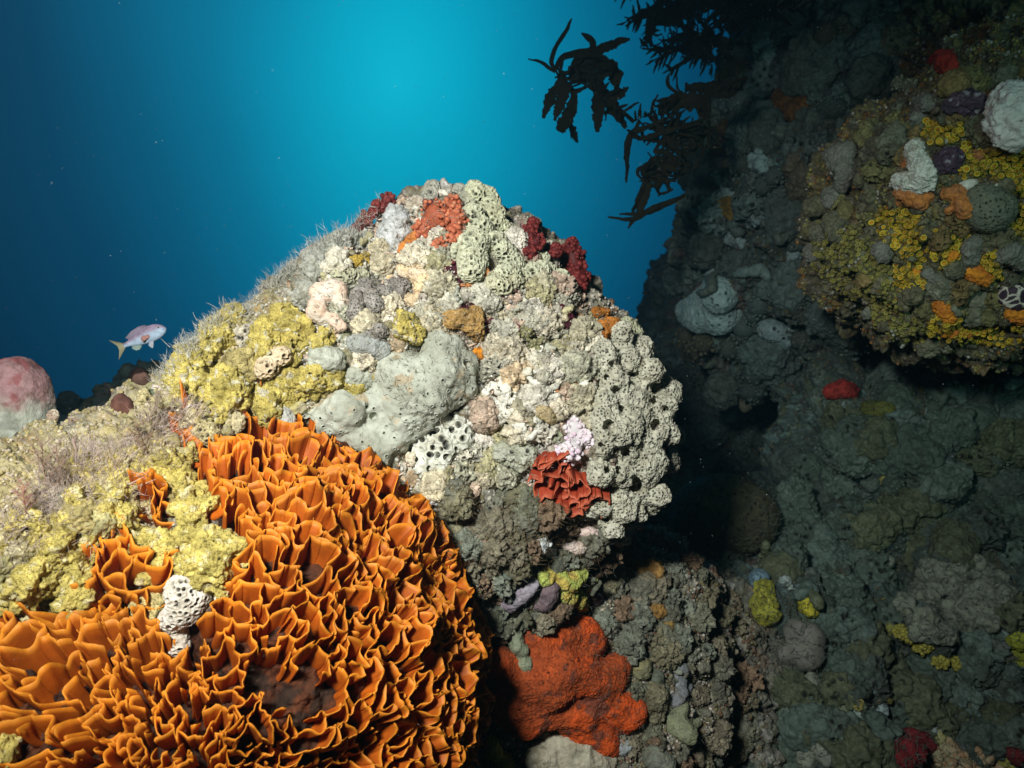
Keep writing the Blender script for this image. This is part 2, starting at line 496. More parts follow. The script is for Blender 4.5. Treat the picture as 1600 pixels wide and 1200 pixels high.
WALL = [(1400, 130, 3.3, 220, 240, .9), (1268, 320, 3.2, 165, 180, .7), (1215, 440, 3.3, 110, 150, .5), (1460, 380, 3.4, 250, 260, .8),
        (1330, 640, 4.6, 260, 260, .7), (1262, 50, 3.3, 85, 110, .5), (1600, 0, 2.9, 200, 200, .8), (1150, 800, 4.8, 300, 260, .6)]
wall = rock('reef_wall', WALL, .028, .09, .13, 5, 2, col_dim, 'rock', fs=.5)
LEDGE = [(1540, 330, 1.95, 225, 185, .36), (1430, 340, 1.98, 130, 140, .30), (1620, 240, 1.85, 180, 220, .4), (1530, 90, 2.5, 130, 150, .5), (1500, 440, 2.0, 190, 80, .34), (1640, 470, 1.95, 150, 70, .3)]
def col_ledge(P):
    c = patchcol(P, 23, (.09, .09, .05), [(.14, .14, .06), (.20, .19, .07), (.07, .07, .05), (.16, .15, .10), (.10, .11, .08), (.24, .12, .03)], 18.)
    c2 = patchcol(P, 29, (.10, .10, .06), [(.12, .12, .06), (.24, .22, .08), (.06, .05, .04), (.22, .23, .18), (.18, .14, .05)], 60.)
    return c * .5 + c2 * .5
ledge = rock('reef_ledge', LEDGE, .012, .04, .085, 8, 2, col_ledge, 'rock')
FLOOR = [(1470, 700, 2.75, 190, 110, .45), (1580, 620, 2.8, 120, 120, .4), (1380, 800, 2.75, 160, 90, .4), (1300, 960, 2.5, 190, 120, .45),
         (1180, 1040, 2.25, 120, 150, .35), (1480, 960, 2.45, 170, 130, .42), (1400, 1120, 2.3, 250, 130, .4), (1150, 1180, 2.1, 230, 150, .35),
         (1600, 1150, 2.2, 160, 150, .4), (1560, 830, 2.6, 150, 110, .4), (1330, 660, 2.95, 80, 90, .3), (1160, 1400, 2.0, 500, 200, .6)]
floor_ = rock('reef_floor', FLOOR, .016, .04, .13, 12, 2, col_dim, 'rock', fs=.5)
BACK = [(200, 720, 3.6, 170, 80, .5), (240, 660, 2.6, 60, 62, .25), (60, 700, 3.0, 150, 62, .4), (150, 800, 3.2, 260, 120, .6), (225, 640, 2.6, 24, 40, .12), (290, 640, 2.7, 60, 60, .2)]
back = rock('reef_slope', BACK, .016, .04, .07, 15, 1, col_dim, 'rock')
FAR = [(1062, 560, 6.0, 50, 170, .9), (1080, 720, 6.0, 90, 200, 1.0)]
far = rock('far_reef', FAR, 0.05, .1, .12, 18, 1, col_dim, 'rock')
# seabed: one sheet out to the horizon of the water
gx = np.sign(np.linspace(-1, 1, 160)) * np.abs(np.linspace(-1, 1, 160)) ** 2.2 * 13
GX, GY = np.meshgrid(gx, gx + 2, indexing='ij')
SP = np.stack([GX.ravel(), GY.ravel(), np.zeros(GX.size)], 1)
SP[:, 2] = -1.75 + fbm(SP, .8, 4, 40) * .22
n_ = 160; ii = np.arange(n_ - 1)
A_ = (ii[:, None] * n_ + ii[None]).ravel()
SQ = np.stack([A_, A_ + n_, A_ + n_ + 1, A_ + 1], 1)
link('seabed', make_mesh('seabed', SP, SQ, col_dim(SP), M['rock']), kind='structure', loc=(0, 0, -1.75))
# ------------------------------------------------------------------ generators of the living things
def near(px, py, Y):
    p = at(px, py, Y); best = None
    for b in bvh_data:
        l, n, i, d = b.find_nearest(p)
        if l is not None and (best is None or d < best[2]): best = (l, n, d)
    return best

USE = [None, 1.5]          # which rocks the next growths sit on, and about how far off they are
def chain_spheres(chains, lift, step=.55):
    S = []; Yp = None
    for ch in chains:
        pts = []
        for a, b in zip(ch[:-1], ch[1:]):
            n = max(1, int(math.hypot(b[0] - a[0], b[1] - a[1]) / max(2, step * min(a[2], b[2]))))
            for k in range(n): pts.append([a[j] + (b[j] - a[j]) * k / n for j in range(3)])
        pts.append(list(ch[-1][:3]))
        lf = ch[0][3] if len(ch[0]) > 3 else lift
        for (x, y, r) in pts:
            h = hit(x, y, USE[0])
            if h is None or (Yp and h[0].y > Yp + .35):
                q = at(x, y, Yp if Yp else USE[1]); best = None
                for bv_ in (USE[0] or bvh_data):
                    l, n, i_, d_ = bv_.find_nearest(q)
                    if l is not None and (best is None or d_ < best[2]): best = (l, n, d_)
                Yn = best[0].y; p = at(x, y, Yn) * .6 + best[0] * .4; n = best[1]
            else:
                p, n = h[0], h[1]; Yp = p.y
            rm = r * mpp(p.y)
            n = (n * .75 - unit(x, y).normalized() * .25).normalized()
            S.append((*(p + n * rm * lf), rm))
    return np.array(S)

def sphere_field(S, vox, k, carve=None, flat=None):
    """implicit union of spheres on a grid -> mesh"""
    lo = (S[:, :3] - S[:, 3:4]).min(0) - vox * 4 - k * 1.5; hi = (S[:, :3] + S[:, 3:4]).max(0) + vox * 4 + k * 1.5
    n = np.ceil((hi - lo) / vox).astype(int) + 1
    while n.prod() > 9e6:
        vox *= 1.2; n = np.ceil((hi - lo) / vox).astype(int) + 1
    A = np.full(n, np.exp(-12.), F)
    for x, y, z, r in S:
        w = r + 4 * k + vox * 2
        a = np.maximum(((np.array([x, y, z]) - w - lo) / vox).astype(int), 0)
        b = np.minimum(((np.array([x, y, z]) + w - lo) / vox).astype(int) + 2, n)
        gx_, gy_, gz_ = [lo[i] + np.arange(a[i], b[i]) * vox - (x, y, z)[i] for i in range(3)]
        d = np.sqrt(gx_[:, None, None] ** 2 + gy_[None, :, None] ** 2 + gz_[None, None, :] ** 2) - r
        A[a[0]:b[0], a[1]:b[1], a[2]:b[2]] += np.exp(-np.clip(d / k, -30, 12)).astype(F)
    V = -k * np.log(A)
    if carve is not None:
        for x, y, z, r in carve:
            w = r + vox * 4
            a = np.maximum(((np.array([x, y, z]) - w - lo) / vox).astype(int), 0)
            b = np.minimum(((np.array([x, y, z]) + w - lo) / vox).astype(int) + 2, n)
            if (b <= a).any(): continue
            gx_, gy_, gz_ = [lo[i] + np.arange(a[i], b[i]) * vox - (x, y, z)[i] for i in range(3)]
            d = np.sqrt(gx_[:, None, None] ** 2 + gy_[None, :, None] ** 2 + gz_[None, None, :] ** 2) - r
            sl = (slice(a[0], b[0]), slice(a[1], b[1]), slice(a[2], b[2]))
            V[sl] = np.maximum(V[sl], -d)
    return surface_nets(V, lo, vox)

LAYER = []
def finish(name, P, Q, label, cat, c1, c2, mat, sub=1, rough=(.003, 60), fine=(.0008, 260), pore=None, group=None, seed=0, cmix=30., c3=None, parent=None, stripe=None, centres=None):
    LAYER.append((P.copy(), Q.copy()))
    P = relax(P, Q, 1)
    for _ in range(sub): P, Q = subdiv(P, Q); P = relax(P, Q, 1, .4)
    N = vnormals(P, Q)
    d = rough[0] * fbm(P, rough[1], 3, seed) + fine[0] * fbm(P, fine[1], 2, seed + 4)
    t = sstep(-.3, .4, fbm(P, cmix, 3, seed + 6))[:, None]
    col = np.array(c1) * (1 - t) + np.array(c2) * t
    if pore:
        sc, rr, dep = pore[:3]
        f1, f2, idn = worley(P + vnoise(P, sc * .5, seed) * (.15 / sc), sc, seed + 9, .7 if rr > .3 else .9)
        keep = (idn % 10) < (pore[3] * 10 if len(pore) > 3 else 10)
        m = (1 - sstep(rr * .68, rr, f1)) * keep
        d = d - dep * m + dep * .22 * keep * np.exp(-((f1 - rr * 1.15) / (rr * .3)) ** 2)
        col = col * (1 - .9 * m[:, None])  # pore insides darkened: partly pigment, partly hole shade painted into the colour
    if stripe:
        r_ = np.random.RandomState(seed); D = r_.normal(size=(len(centres), 3)); D /= np.linalg.norm(D, axis=1)[:, None]
        j = np.concatenate([np.argmin(((q[:, None] - centres[None, :, :3]) ** 2).sum(2) - (centres[:, 3] ** 2)[None], 1) for q in np.array_split(P, len(P) // 4000 + 1)])
        ph = ((P - centres[j, :3]) * D[j]).sum(1) / stripe[1] + fbm(P, 40, 2, seed) * 1.1
        tri = np.abs(2 * (ph % 1) - 1) * 2 - 1; d = d + stripe[0] * tri; col = col * (1 + .20 * tri[:, None])
    if c3 is not None:
        s_ = sstep(.3, .55, fbm(P, cmix * 2.2, 3, seed + 11))[:, None]; col = col * (1 - s_) + np.array(c3) * s_
    P = P + N * d[:, None]
    return link(name, make_mesh(name, P, Q, col, M[mat]), label, cat, group, parent=parent)

SEED = [100]
def colony(name, label, cat, chains, c1, c2, mat='sponge', vox=.0028, k=.004, lift=.35, carve=None, sub=1, group=None, pits=0, knobs=0, solo=False, **kw):
    SEED[0] += 3
    S = chain_spheres(chains, lift)
    if not len(S): return None
    if solo:                                   # keep the lobes that touch one another
        A = np.linalg.norm(S[:, None, :3] - S[None, :, :3], axis=2) < (S[:, None, 3] + S[None, :, 3]) * .88
        lb = np.arange(len(S))
        for _ in range(len(S)): lb = np.where(A, lb[None], 10 ** 6).min(1)
        S = S[lb == np.bincount(lb).argmax()]
    cv = None
    if carve:
        cv = []
        for (x, y, r) in carve:
            j = np.argmin(np.linalg.norm(topx(S[:, :3]) - (x, y), axis=1)); Y = S[j, 1] - S[j, 3]
            for q in range(4): cv.append((*at(x, y, Y + q * r * mpp(Y) * .9), r * mpp(Y)))
        cv = np.array(cv)
    r_ = np.random.RandomState(SEED[0])
    if knobs:
        d = r_.normal(size=(len(S) * knobs, 3)); d /= np.linalg.norm(d, axis=1)[:, None]; d[:, 1] = -np.abs(d[:, 1]); B_ = np.repeat(S, knobs, 0)
        S = np.concatenate([S, np.concatenate([B_[:, :3] + d * B_[:, 3:] * .85, B_[:, 3:] * r_.uniform(.18, .42, (len(B_), 1))], 1)])
    if pits:
        d = r_.normal(size=(len(S), 3)); d /= np.linalg.norm(d, axis=1)[:, None]; d[:, 1] = -np.abs(d[:, 1]); j = r_.choice(len(S), min(len(S), pits), replace=False)
        pc = np.concatenate([S[j, :3] + d[j] * S[j, 3:] * .95, S[j, 3:] * r_.uniform(.22, .55, (len(j), 1))], 1); cv = pc if cv is None else np.concatenate([cv, pc])
    vox = max(vox, .0016)
    P, Q = sphere_field(S, vox, k, cv)
    kw.setdefault('seed', SEED[0])
    if kw.get('stripe'): kw['centres'] = S
    return finish(name, P, Q, label, cat, c1, c2, mat, sub, group=group, **kw)

def inpoly(X, poly):
    X = np.asarray(X, float); c = np.zeros(len(X), bool); n = len(poly)
    for i in range(n):
        (x1, y1), (x2, y2) = poly[i], poly[(i + 1) % n]
        m = (y1 > X[:, 1]) != (y2 > X[:, 1])
        xx = (x2 - x1) * (X[:, 1] - y1) / ((y2 - y1) or 1e-9) + x1
        c ^= m & (X[:, 0] < xx)
    return c

def sample_px(poly, gap, seed=0, jit=.42):
    """roughly even points inside a polygon, as surface hits"""
    r_ = np.random.RandomState(seed); p = np.array(poly); lo, hi = p.min(0), p.max(0); out = []
    ys = np.arange(lo[1], hi[1], gap * .87)
    for j, y in enumerate(ys):
        for x in np.arange(lo[0] + (j % 2) * gap / 2, hi[0], gap):
            q = (x + r_.uniform(-jit, jit) * gap, y + r_.uniform(-jit, jit) * gap)
            if inpoly([q], poly)[0]: out.append(q)
    r_.shuffle(out)
    return out

# --- frilled walls of a lace bryozoan: the ribs of a random cell net over a rock, raised as thin wavy sheets
def frill(name, label, cat, C, poly, ncell, height, thick, colw, colr, bv, warp=.5, ruffle=.35, drop=.2, seed=1, mat='orange', holes=(), extra=0.4, lean=.12, S=12, H=8, group=None, hvar=.28, rmax=.62):
    import bmesh
    r_ = np.random.RandomState(seed)
    i = np.arange(ncell) + .5; ph = np.arccos(1 - 2 * i / ncell); th = math.pi * (1 + 5 ** .5) * i
    D = np.stack([np.cos(th) * np.sin(ph), np.sin(th) * np.sin(ph), np.cos(ph)], 1)
    sp = math.sqrt(4 * math.pi / ncell)
    D += r_.normal(size=D.shape) * sp * .30; D /= np.linalg.norm(D, axis=1)[:, None]
    bm = bmesh.new()
    for d in D: bm.verts.new(d)
    bmesh.ops.convex_hull(bm, input=bm.verts)
    bmesh.ops.triangulate(bm, faces=bm.faces)
    edges = []
    for e in bm.edges:
        if len(e.link_faces) == 2:
            a, b = [np.array(f.calc_center_median()) for f in e.link_faces]
            edges.append((a / np.linalg.norm(a), b / np.linalg.norm(b)))
    bm.free()
    C = np.array(C)
    def surf(d):
        d = d / np.linalg.norm(d)
        l, n, ii_, dist = bv.ray_cast(Vector(C), Vector(d))
        return (None, None) if l is None or dist > rmax else (np.array(l), np.array(n))
    E = []
    for a, b in edges:
        if r_.rand() < drop: continue
        E.append((a, b, 0))
    for d in D:                                   # free blades standing inside cells
        if r_.rand() < extra:
            t = np.cross(d, r_.normal(size=3)); t /= np.linalg.norm(t)
            l_ = sp * r_.uniform(.25, .55); E.append((d - t * l_ * .5, d + t * l_ * .5, 1))
    VS = []; QS = []; CS = []; base = 0
    ss = np.linspace(0, 1, S)
    for a, b, free in E:
        dd = a[None] * (1 - ss[:, None]) + b[None] * ss[:, None]; dd /= np.linalg.norm(dd, axis=1)[:, None]
        l, n = surf(dd[S // 2])
        if l is None: continue
        q = topx(l[None])[0]
        if not inpoly([q], poly)[0]: continue
        if any((q[0] - hx) ** 2 / rx ** 2 + (q[1] - hy) ** 2 / ry ** 2 < 1 for hx, hy, rx, ry in holes): continue
        dd = dd + vnoise(dd, .75 / sp, seed) * sp * warp * .5 + vnoise(dd, 1.7 / sp, seed + 4) * sp * warp * .28
        dd /= np.linalg.norm(dd, axis=1)[:, None]
        B = []; 
        for d in dd:
            l, n = surf(d)
            B.append(l if l is not None else B[-1] if B else C + d * .3)
        B = np.array(B)
        for _ in range(3): B[1:-1] = (B[:-2] + B[2:] + 2 * B[1:-1]) / 4
        hh = np.linspace(0, 1, H)
        hloc = height * (1 + hvar * perlin(dd * (.45 / sp), seed + 7)) * (1 + .10 * perlin(dd * (1.8 / sp), seed + 8))
        if free: hloc = hloc * (.35 + .65 * np.sin(np.pi * np.clip(ss, .02, .98)) ** .5)
        rad = np.linalg.norm(B - C, axis=1).mean()
        off = vnoise(dd, 1.25 / sp, seed + 11) * ruffle + vnoise(dd, 2.6 / sp, seed + 15) * ruffle * .3
        off -= (off * dd).sum(1)[:, None] * dd
        off2 = vnoise(dd, 1.6 / sp, seed + 31); off2 -= (off2 * dd).sum(1)[:, None] * dd
        G = np.empty((S, H, 3))
        for j, h_ in enumerate(hh):
            G[:, j] = B + dd * (hloc * (h_ * 1.0) - .008 * (1 - h_))[:, None] + off * (sp * rad * (h_ ** 1.6)) + off2 * (sp * rad * .22 * math.sin(math.pi * h_))
            G[:, j] += np.array([0, 0, lean * height * h_ * h_])
        gs = np.gradient(G, axis=0); gh = np.gradient(G, axis=1)
        nn = np.cross(gs, gh); nn /= np.linalg.norm(nn, axis=2)[..., None] + 1e-9
        th_ = thick * (1.25 - .45 * hh)[None, :, None]
        A_ = G + nn * th_ * .5; B_ = G - nn * th_ * .5
        m = S * H; I = np.arange(m).reshape(S, H)
        f1 = np.stack([I[:-1, :-1], I[1:, :-1], I[1:, 1:], I[:-1, 1:]], -1).reshape(-1, 4)
        f2 = f1[:, ::-1] + m
        top = np.stack([I[:-1, -1], I[1:, -1], I[1:, -1] + m, I[:-1, -1] + m], -1)
        e0 = np.stack([I[0, 1:], I[0, 1:] + m, I[0, :-1] + m, I[0, :-1]], -1); e1 = np.stack([I[-1, :-1], I[-1, :-1] + m, I[-1, 1:] + m, I[-1, 1:]], -1)
        VS.append(A_.reshape(-1, 3)); VS.append(B_.reshape(-1, 3))
        QS.append(np.concatenate([f1, f2, top, e0, e1]) + base); base += 2 * m
        w = np.tile(np.clip((hh - .80) / .2, 0, 1) ** 1.5, (S, 1)).reshape(-1, 1)
        c = np.array(colw) * (1 - w) + np.array(colr) * w
        vv = (1 + .22 * perlin(G.reshape(-1, 3) * 14, seed + 20))[:, None]
        CS.append(c * vv); CS.append(c * vv)
    P = np.concatenate(VS); Q = np.concatenate(QS); LAYER.append((P, Q))
    return link(name, make_mesh(name, P, Q, np.concatenate(CS), M[mat]), label, cat, group)

# --- cup-shaped polyps standing close together
def polyp_template():
    prof = [(.42, -.6), (.46, .1), (.60, .55), (.92, .85), (1.0, 1.0), (.86, 1.04), (.55, .85), (.34, .62), (.12, .55), (.0, .55)]
    return lathe(prof, 10)
PT = polyp_template()
def polyps(name, label, cat, poly, gap, rpx, ca, cb, lift=.8, group=None, seed=0, cbase=None, which=None):
    pts = sample_px(poly, gap, seed); C = []; N = []; Sc = []
    for x, y in pts:
        h = hit(x, y)
        if h is None: continue
        C.append(h[0]); N.append(h[1] * .7 - unit(x, y).normalized() * .3); Sc.append(rpx * mpp(h[0].y) * rng.uniform(.7, 1.15))
    C = np.array(C); N = np.array(N); Sc = np.array(Sc); 
    if not len(C): return None
    bump_ = .5 + .5 * perlin(C * 30, seed)
    C = C + N * (Sc * (.3 + bump_ * 1.6))[:, None]
    N = N + rng.normal(size=N.shape) * .22
    Fr = frames(N); P = instance(PT[0], C, Fr, np.stack([Sc, Sc, Sc * lift * 1.6], 1)); n, m = len(C), len(PT[0])
    Q = inst_faces(PT[1], n, m)
    ring = np.tile(PT[2], n); cr = np.where((ring >= 6)[:, None], np.array(cb)[None], np.array(ca)[None])
    cr = cr * np.repeat(rng.uniform(.7, 1.25, n), m)[:, None]
    stalk = (ring < 3)[:, None]; cr = np.where(stalk, np.array(cbase if cbase else cb) * .9, cr)
    # cushion under the polyps
    bp, bq = ICO[2]; S2 = Sc * 1.25
    P2 = instance(bp, C - N * (Sc * .9)[:, None], Fr, np.stack([S2, S2, S2], 1)); T2 = inst_faces(bq, n, len(bp)) + len(P)
    LAYER.append((P2, np.concatenate([T2 - len(P), T2[:, 2:] - len(P)], 1)))
    c2 = np.tile(np.array(cbase if cbase else cb) * .8, (len(P2), 1))
    return link(name, make_mesh(name, np.concatenate([P, P2]), [Q, T2], np.concatenate([cr, c2]), M['polyp']), label, cat, group)

# --- knobbly tufts: lobes closely covered with beads
def beads(name, label, cat, chains, c1, c2, bead=3.0, n=60, lift=.5, mat='frill', group=None, seed=0, sub=2, out=1.0):
    S = chain_spheres(chains, lift, .8); P = []; r_ = np.random.RandomState(seed + 5)
    C = []; Sc = []; cc = []
    for x, y, z, r in S:
        k = int(n); d = r_.normal(size=(k, 3)); d /= np.linalg.norm(d, axis=1)[:, None]
        rr = r * (.55 + .5 * r_.rand(k) * out); C.append(np.array([x, y, z]) + d * rr[:, None]); 
        Sc.append(bead * mpp(y) * r_.uniform(.6, 1.35, k)); cc.append(r_.rand(k))
    C = np.concatenate(C); Sc = np.concatenate(Sc); cc = np.concatenate(cc)
    bp, bq = ICO[sub]; P = instance(bp, C, frames(r_.normal(size=C.shape)), np.stack([Sc, Sc, Sc * 1.2], 1))
    P = P + vnoise(P, 250, seed) * .0006
    col = np.repeat(np.array(c1) * (1 - cc[:, None]) + np.array(c2) * cc[:, None], len(bp), 0)
    cp, cq = sphere_field(np.concatenate([S[:, :3], S[:, 3:4] * .78], 1), .005, .005); LAYER.append((cp, cq))
    col = np.concatenate([col, np.tile(np.array(c1) * .8, (len(cp), 1))])
    return link(name, make_mesh(name, np.concatenate([P, cp]), [inst_faces(bq, len(C), len(bp)), cq + len(P)], col, M[mat]), label, cat, group)

# --- thin tapering stalks as triangular tubes
def tubes(paths, radii, seg=3):
    """paths: list of (k,3) arrays, radii: list of (k,)"""
    VS = []; QS = []; b = 0
    ang = np.arange(seg) * 2 * math.pi / seg
    for p, r in zip(paths, radii):
        p = np.asarray(p); t = np.gradient(p, axis=0); t /= np.linalg.norm(t, axis=1)[:, None] + 1e-9
        a = np.array([.31, .87, .39]); u = np.cross(t, a); u /= np.linalg.norm(u, axis=1)[:, None] + 1e-9; v = np.cross(t, u)
        V = p[:, None] + (u[:, None] * np.cos(ang)[None, :, None] + v[:, None] * np.sin(ang)[None, :, None]) * np.asarray(r)[:, None, None]
        k = len(p); I = np.arange(k * seg).reshape(k, seg)
        q = np.stack([I[:-1], np.roll(I[:-1], -1, 1), np.roll(I[1:], -1, 1), I[1:]], -1).reshape(-1, 4)
        VS.append(V.reshape(-1, 3)); QS.append(q + b); b += k * seg
    return np.concatenate(VS), np.concatenate(QS)

def grow_fuzz(name, label, pts, n_each, length, rad, col, cat='hydroid turf', spread=.8, curl=.4, seed=0, up=.6, stuff=True, group=None):
    r_ = np.random.RandomState(seed); paths = []; radii = []; cols = []
    for (x, y) in pts:
        h = hit(x, y, USE[0])
        if h is None: continue
        for _ in range(n_each):
            p = np.array(h[0]) + r_.normal(size=3) * .006
            d = np.array(h[1]) + np.array([0, 0, up]) + r_.normal(size=3) * spread * .5; d /= np.linalg.norm(d)
            l_ = length * r_.uniform(.4, 1.2); c = r_.normal(size=3) * curl
            pp = [p]; 
            for k in range(5):
                d = d + c * .2; d /= np.linalg.norm(d); pp.append(pp[-1] + d * l_ / 5)
            paths.append(np.array(pp)); radii.append(rad * np.array([1, .9, .8, .65, .5, .2]) * r_.uniform(.6, 1.3)); cols.append(np.array(col) * r_.uniform(.7, 1.2))
    P, Q = tubes(paths, radii)
    c = np.repeat(np.array(cols), 18, 0)
    return link(name, make_mesh(name, P, Q, c, M['fuzz']), label, cat, group, kind='stuff' if stuff else None)

def bush(name, label, cat, px, py, hpx, wpx, col, seed=0, depth=4, rad=.0011, lean=(0, 0), group=None, Y=None, colt=None, dens=9):
    """a feathery branching colony"""
    r_ = np.random.RandomState(seed); h = hit(px, py, USE[0])
    p0 = np.array(h[0]) if Y is None else np.array(at(px, py, Y)); m = mpp(p0[1]); Hm = hpx * m; wr = wpx / hpx
    paths = []; radii = []; lev = []
    def twig(p, d, l_, r0, k):
        n = 6; pp = [p]; 
        for i in range(n):
            d = d + r_.normal(size=3) * .10; d /= np.linalg.norm(d); pp.append(pp[-1] + d * l_ / n)
        pp = np.array(pp); paths.append(pp); radii.append(r0 * np.linspace(1, .45, n + 1)); lev.append(k)
        if k < depth:
            nb = dens if k == 0 else max(3, dens - 3)
            for i in range(nb):
                t = (i + 1.2) / (nb + .8); j = min(n - 1, int(t * n)); f = t * n - j; q = pp[j] * (1 - f) + pp[min(n, j + 1)] * f
                s = (-1) ** i; dirx = np.array([s * (1 if k % 2 == 0 else .6), r_.normal() * .6, 0])
                dn = d * 1.0 + dirx * wr * 1.1 + r_.normal(size=3) * .18; dn /= np.linalg.norm(dn)
                twig(q, dn, l_ * (.50 if k == 0 else .42) * (1.15 - .6 * t) * r_.uniform(.8, 1.2), r0 * .62, k + 1)
    d0 = np.array([lean[0], lean[1], 1.0]); d0 /= np.linalg.norm(d0)
    twig(p0 - d0 * .004, d0, Hm, rad, 0)
    P, Q = tubes(paths, radii); ct = np.array(colt if colt else col)
    c = np.concatenate([np.tile(np.array(col) * (1 - l / depth) + ct * (l / depth), (len(p) * 3, 1)) for p, l in zip(paths, lev)])
    return link(name, make_mesh(name, P, Q, c, M['fuzz']), label, cat, group, loc=p0)

# --- flat ribbons of kelp
def ribbon(pts, widths, thick=.0015, wave=.01, teeth=0., seed=0, nrm=(0, 1, 0), n=26):
    pts = np.array(pts, float); k = len(pts); t = np.linspace(0, k - 1, n)
    def cr(A):
        A = np.array(A, float); o = []
        for x in t:
            i = min(int(x), k - 2); f = x - i; a = A[max(i - 1, 0)]; b = A[i]; c = A[i + 1]; d = A[min(i + 2, k - 1)]
            o.append(.5 * ((2 * b) + (-a + c) * f + (2 * a - 5 * b + 4 * c - d) * f * f + (-a + 3 * b - 3 * c + d) * f ** 3))
        return np.array(o)
    p = cr(pts); w = cr(np.array(widths)[:, None] if np.ndim(widths) else np.full((k, 1), widths))[:, 0]
    w = np.maximum(w, .0006)
    tg = np.gradient(p, axis=0); tg /= np.linalg.norm(tg, axis=1)[:, None] + 1e-9
    tw = perlin(p * 6, seed)[:, None]
    nr = np.array(nrm)[None] + np.cross(tg, np.array(nrm)[None]) * tw * 1.2
    sd = np.cross(tg, nr); sd /= np.linalg.norm(sd, axis=1)[:, None] + 1e-9; nn = np.cross(sd, tg)
    m = 7; u = np.linspace(-1, 1, m)
    r_ = np.random.RandomState(seed)
    eL = 1 + teeth * r_.uniform(-1, 1, n); eR = 1 + teeth * r_.uniform(-1, 1, n)
    ww = np.where(u[None] < 0, (w * eL)[:, None], (w * eR)[:, None])
    G = p[:, None] + sd[:, None] * (u[None, :, None] * ww[..., None] * .5)
    G = G + nn[:, None] * (wave * perlin(G.reshape(-1, 3) * 28, seed + 2).reshape(n, m) * (np.abs(u)[None] * .8 + .2))[..., None]
    th = thick * (1 - .8 * np.abs(u) ** 3)[None, :, None]
    A_ = (G + nn[:, None] * th).reshape(-1, 3); B_ = (G - nn[:, None] * th).reshape(-1, 3)
    I = np.arange(n * m).reshape(n, m); M_ = n * m
    f = np.stack([I[:-1, :-1], I[1:, :-1], I[1:, 1:], I[:-1, 1:]], -1).reshape(-1, 4)
    e = []
    for a_ in (I[:, 0], I[::-1, -1], I[0, ::-1], I[-1, :]):
        e.append(np.stack([a_[:-1], a_[1:], a_[1:] + M_, a_[:-1] + M_], -1))
    return np.concatenate([A_, B_]), np.concatenate([f, f[:, ::-1] + M_] + e)

# --- network of rods over a patch of rock (reticulate sponge, honeycomb crust)
def lattice(poly, gap, r, seed=0, keep=.9, jit=.42, lim=1.45):
    pts = np.array(sample_px(poly, gap, seed, jit)); ch = []; r_ = np.random.RandomState(seed)
    for i, p in enumerate(pts):
        d = np.hypot(*(pts - p).T); 
        for j in np.argsort(d)[1:6]:
            if j > i and d[j] < gap * lim and r_.rand() < keep:
                a, b = r_.uniform(.75, 1.2, 2) * r; ch.append([(*p, a), (*pts[j], b)])
    return ch
def blobs(poly, gap, r, seed=0, var=.35):
    r_ = np.random.RandomState(seed)
    return [[(x, y, r * r_.uniform(1 - var, 1 + var))] for x, y in sample_px(poly, gap, seed)]

# --- lumps in absolute places: (px, py, r, depth)
def colony_at(name, label, cat, pts, c1, c2, mat='smooth', vox=.004, k=.008, sub=1, group=None, carve=None, **kw):
    S = []
    for a, b in zip(pts, pts[1:] + pts[-1:]):
        n = max(1, int(math.hypot(b[0] - a[0], b[1] - a[1]) / (.5 * min(a[2], b[2]))))
        for q in range(n):
            x, y, r, Y = [a[j] + (b[j] - a[j]) * q / n for j in range(4)]
            S.append((*at(x, y, Y), r * mpp(Y)))
    P, Q = sphere_field(np.array(S), vox, k)
    return finish(name, P, Q, label, cat, c1, c2, mat, sub, group=group, **kw)

# --- small prototype growths: copied one by one over the rock
def proto_mesh(kind, seed, c1, c2):
    r_ = np.random.RandomState(seed); S = []
    if kind == 'lump':
        for _ in range(5): S.append((*(r_.normal(size=3) * (.42, .42, .15)), r_.uniform(.4, .7)))
    elif kind == 'finger':
        for _ in range(4):
            b = r_.normal(size=3) * (.4, .4, 0); t = b + (r_.normal() * .35, r_.normal() * .35, r_.uniform(.8, 1.5)); r0 = r_.uniform(.22, .32)
            for q in np.linspace(0, 1, 6): S.append((*(b + (t - b) * q), r0 * (1 - .15 * q)))
    elif kind == 'knob':
        for _ in range(34):
            d = r_.normal(size=3); d /= np.linalg.norm(d); S.append((*(d * (.8, .8, .55)), r_.uniform(.14, .26)))
        S.append((0, 0, 0, .7))
    elif kind == 'plate':
        for a in np.linspace(0, 6.28, 26):
            rr = .75 * (1 + .3 * math.sin(a * 3 + seed)); S.append((rr * math.cos(a), rr * math.sin(a), .35 * math.sin(a * 2 + seed) + .2, .17))
        for _ in range(14): S.append((*(r_.normal(size=2) * .3), r_.uniform(-.1, .2), .25))
    elif kind == 'net':
        pts = r_.uniform(-1, 1, (26, 2)); pts = pts[np.hypot(*pts.T) < 1]
        for i, p in enumerate(pts):
            d = np.hypot(*(pts - p).T)
            for j in np.argsort(d)[1:4]:
                for q in np.linspace(0, 1, 7):
                    m = p + (pts[j] - p) * q; S.append((*m, .35 * (1 - m @ m) + .1 * math.sin(m[0] * 7), .11))
    S = np.array(S); P, Q = sphere_field(S, .085, .05 if kind != 'lump' else .12)
    P = relax(P, Q, 1); N = vnormals(P, Q)
    P = P + N * (.06 * fbm(P, 4, 3, seed))[:, None]
    if kind in ('lump', 'finger'):
        f1, _, idn = worley(P, 3.2, seed); P = P - N * (.10 * (1 - sstep(.1, .3, f1)))[:, None]
    t = sstep(-.3, .3, fbm(P, 1.6, 3, seed + 3))[:, None]
    return P, Q, np.array(c1) * (1 - t) + np.array(c2) * t
PROTO = {}
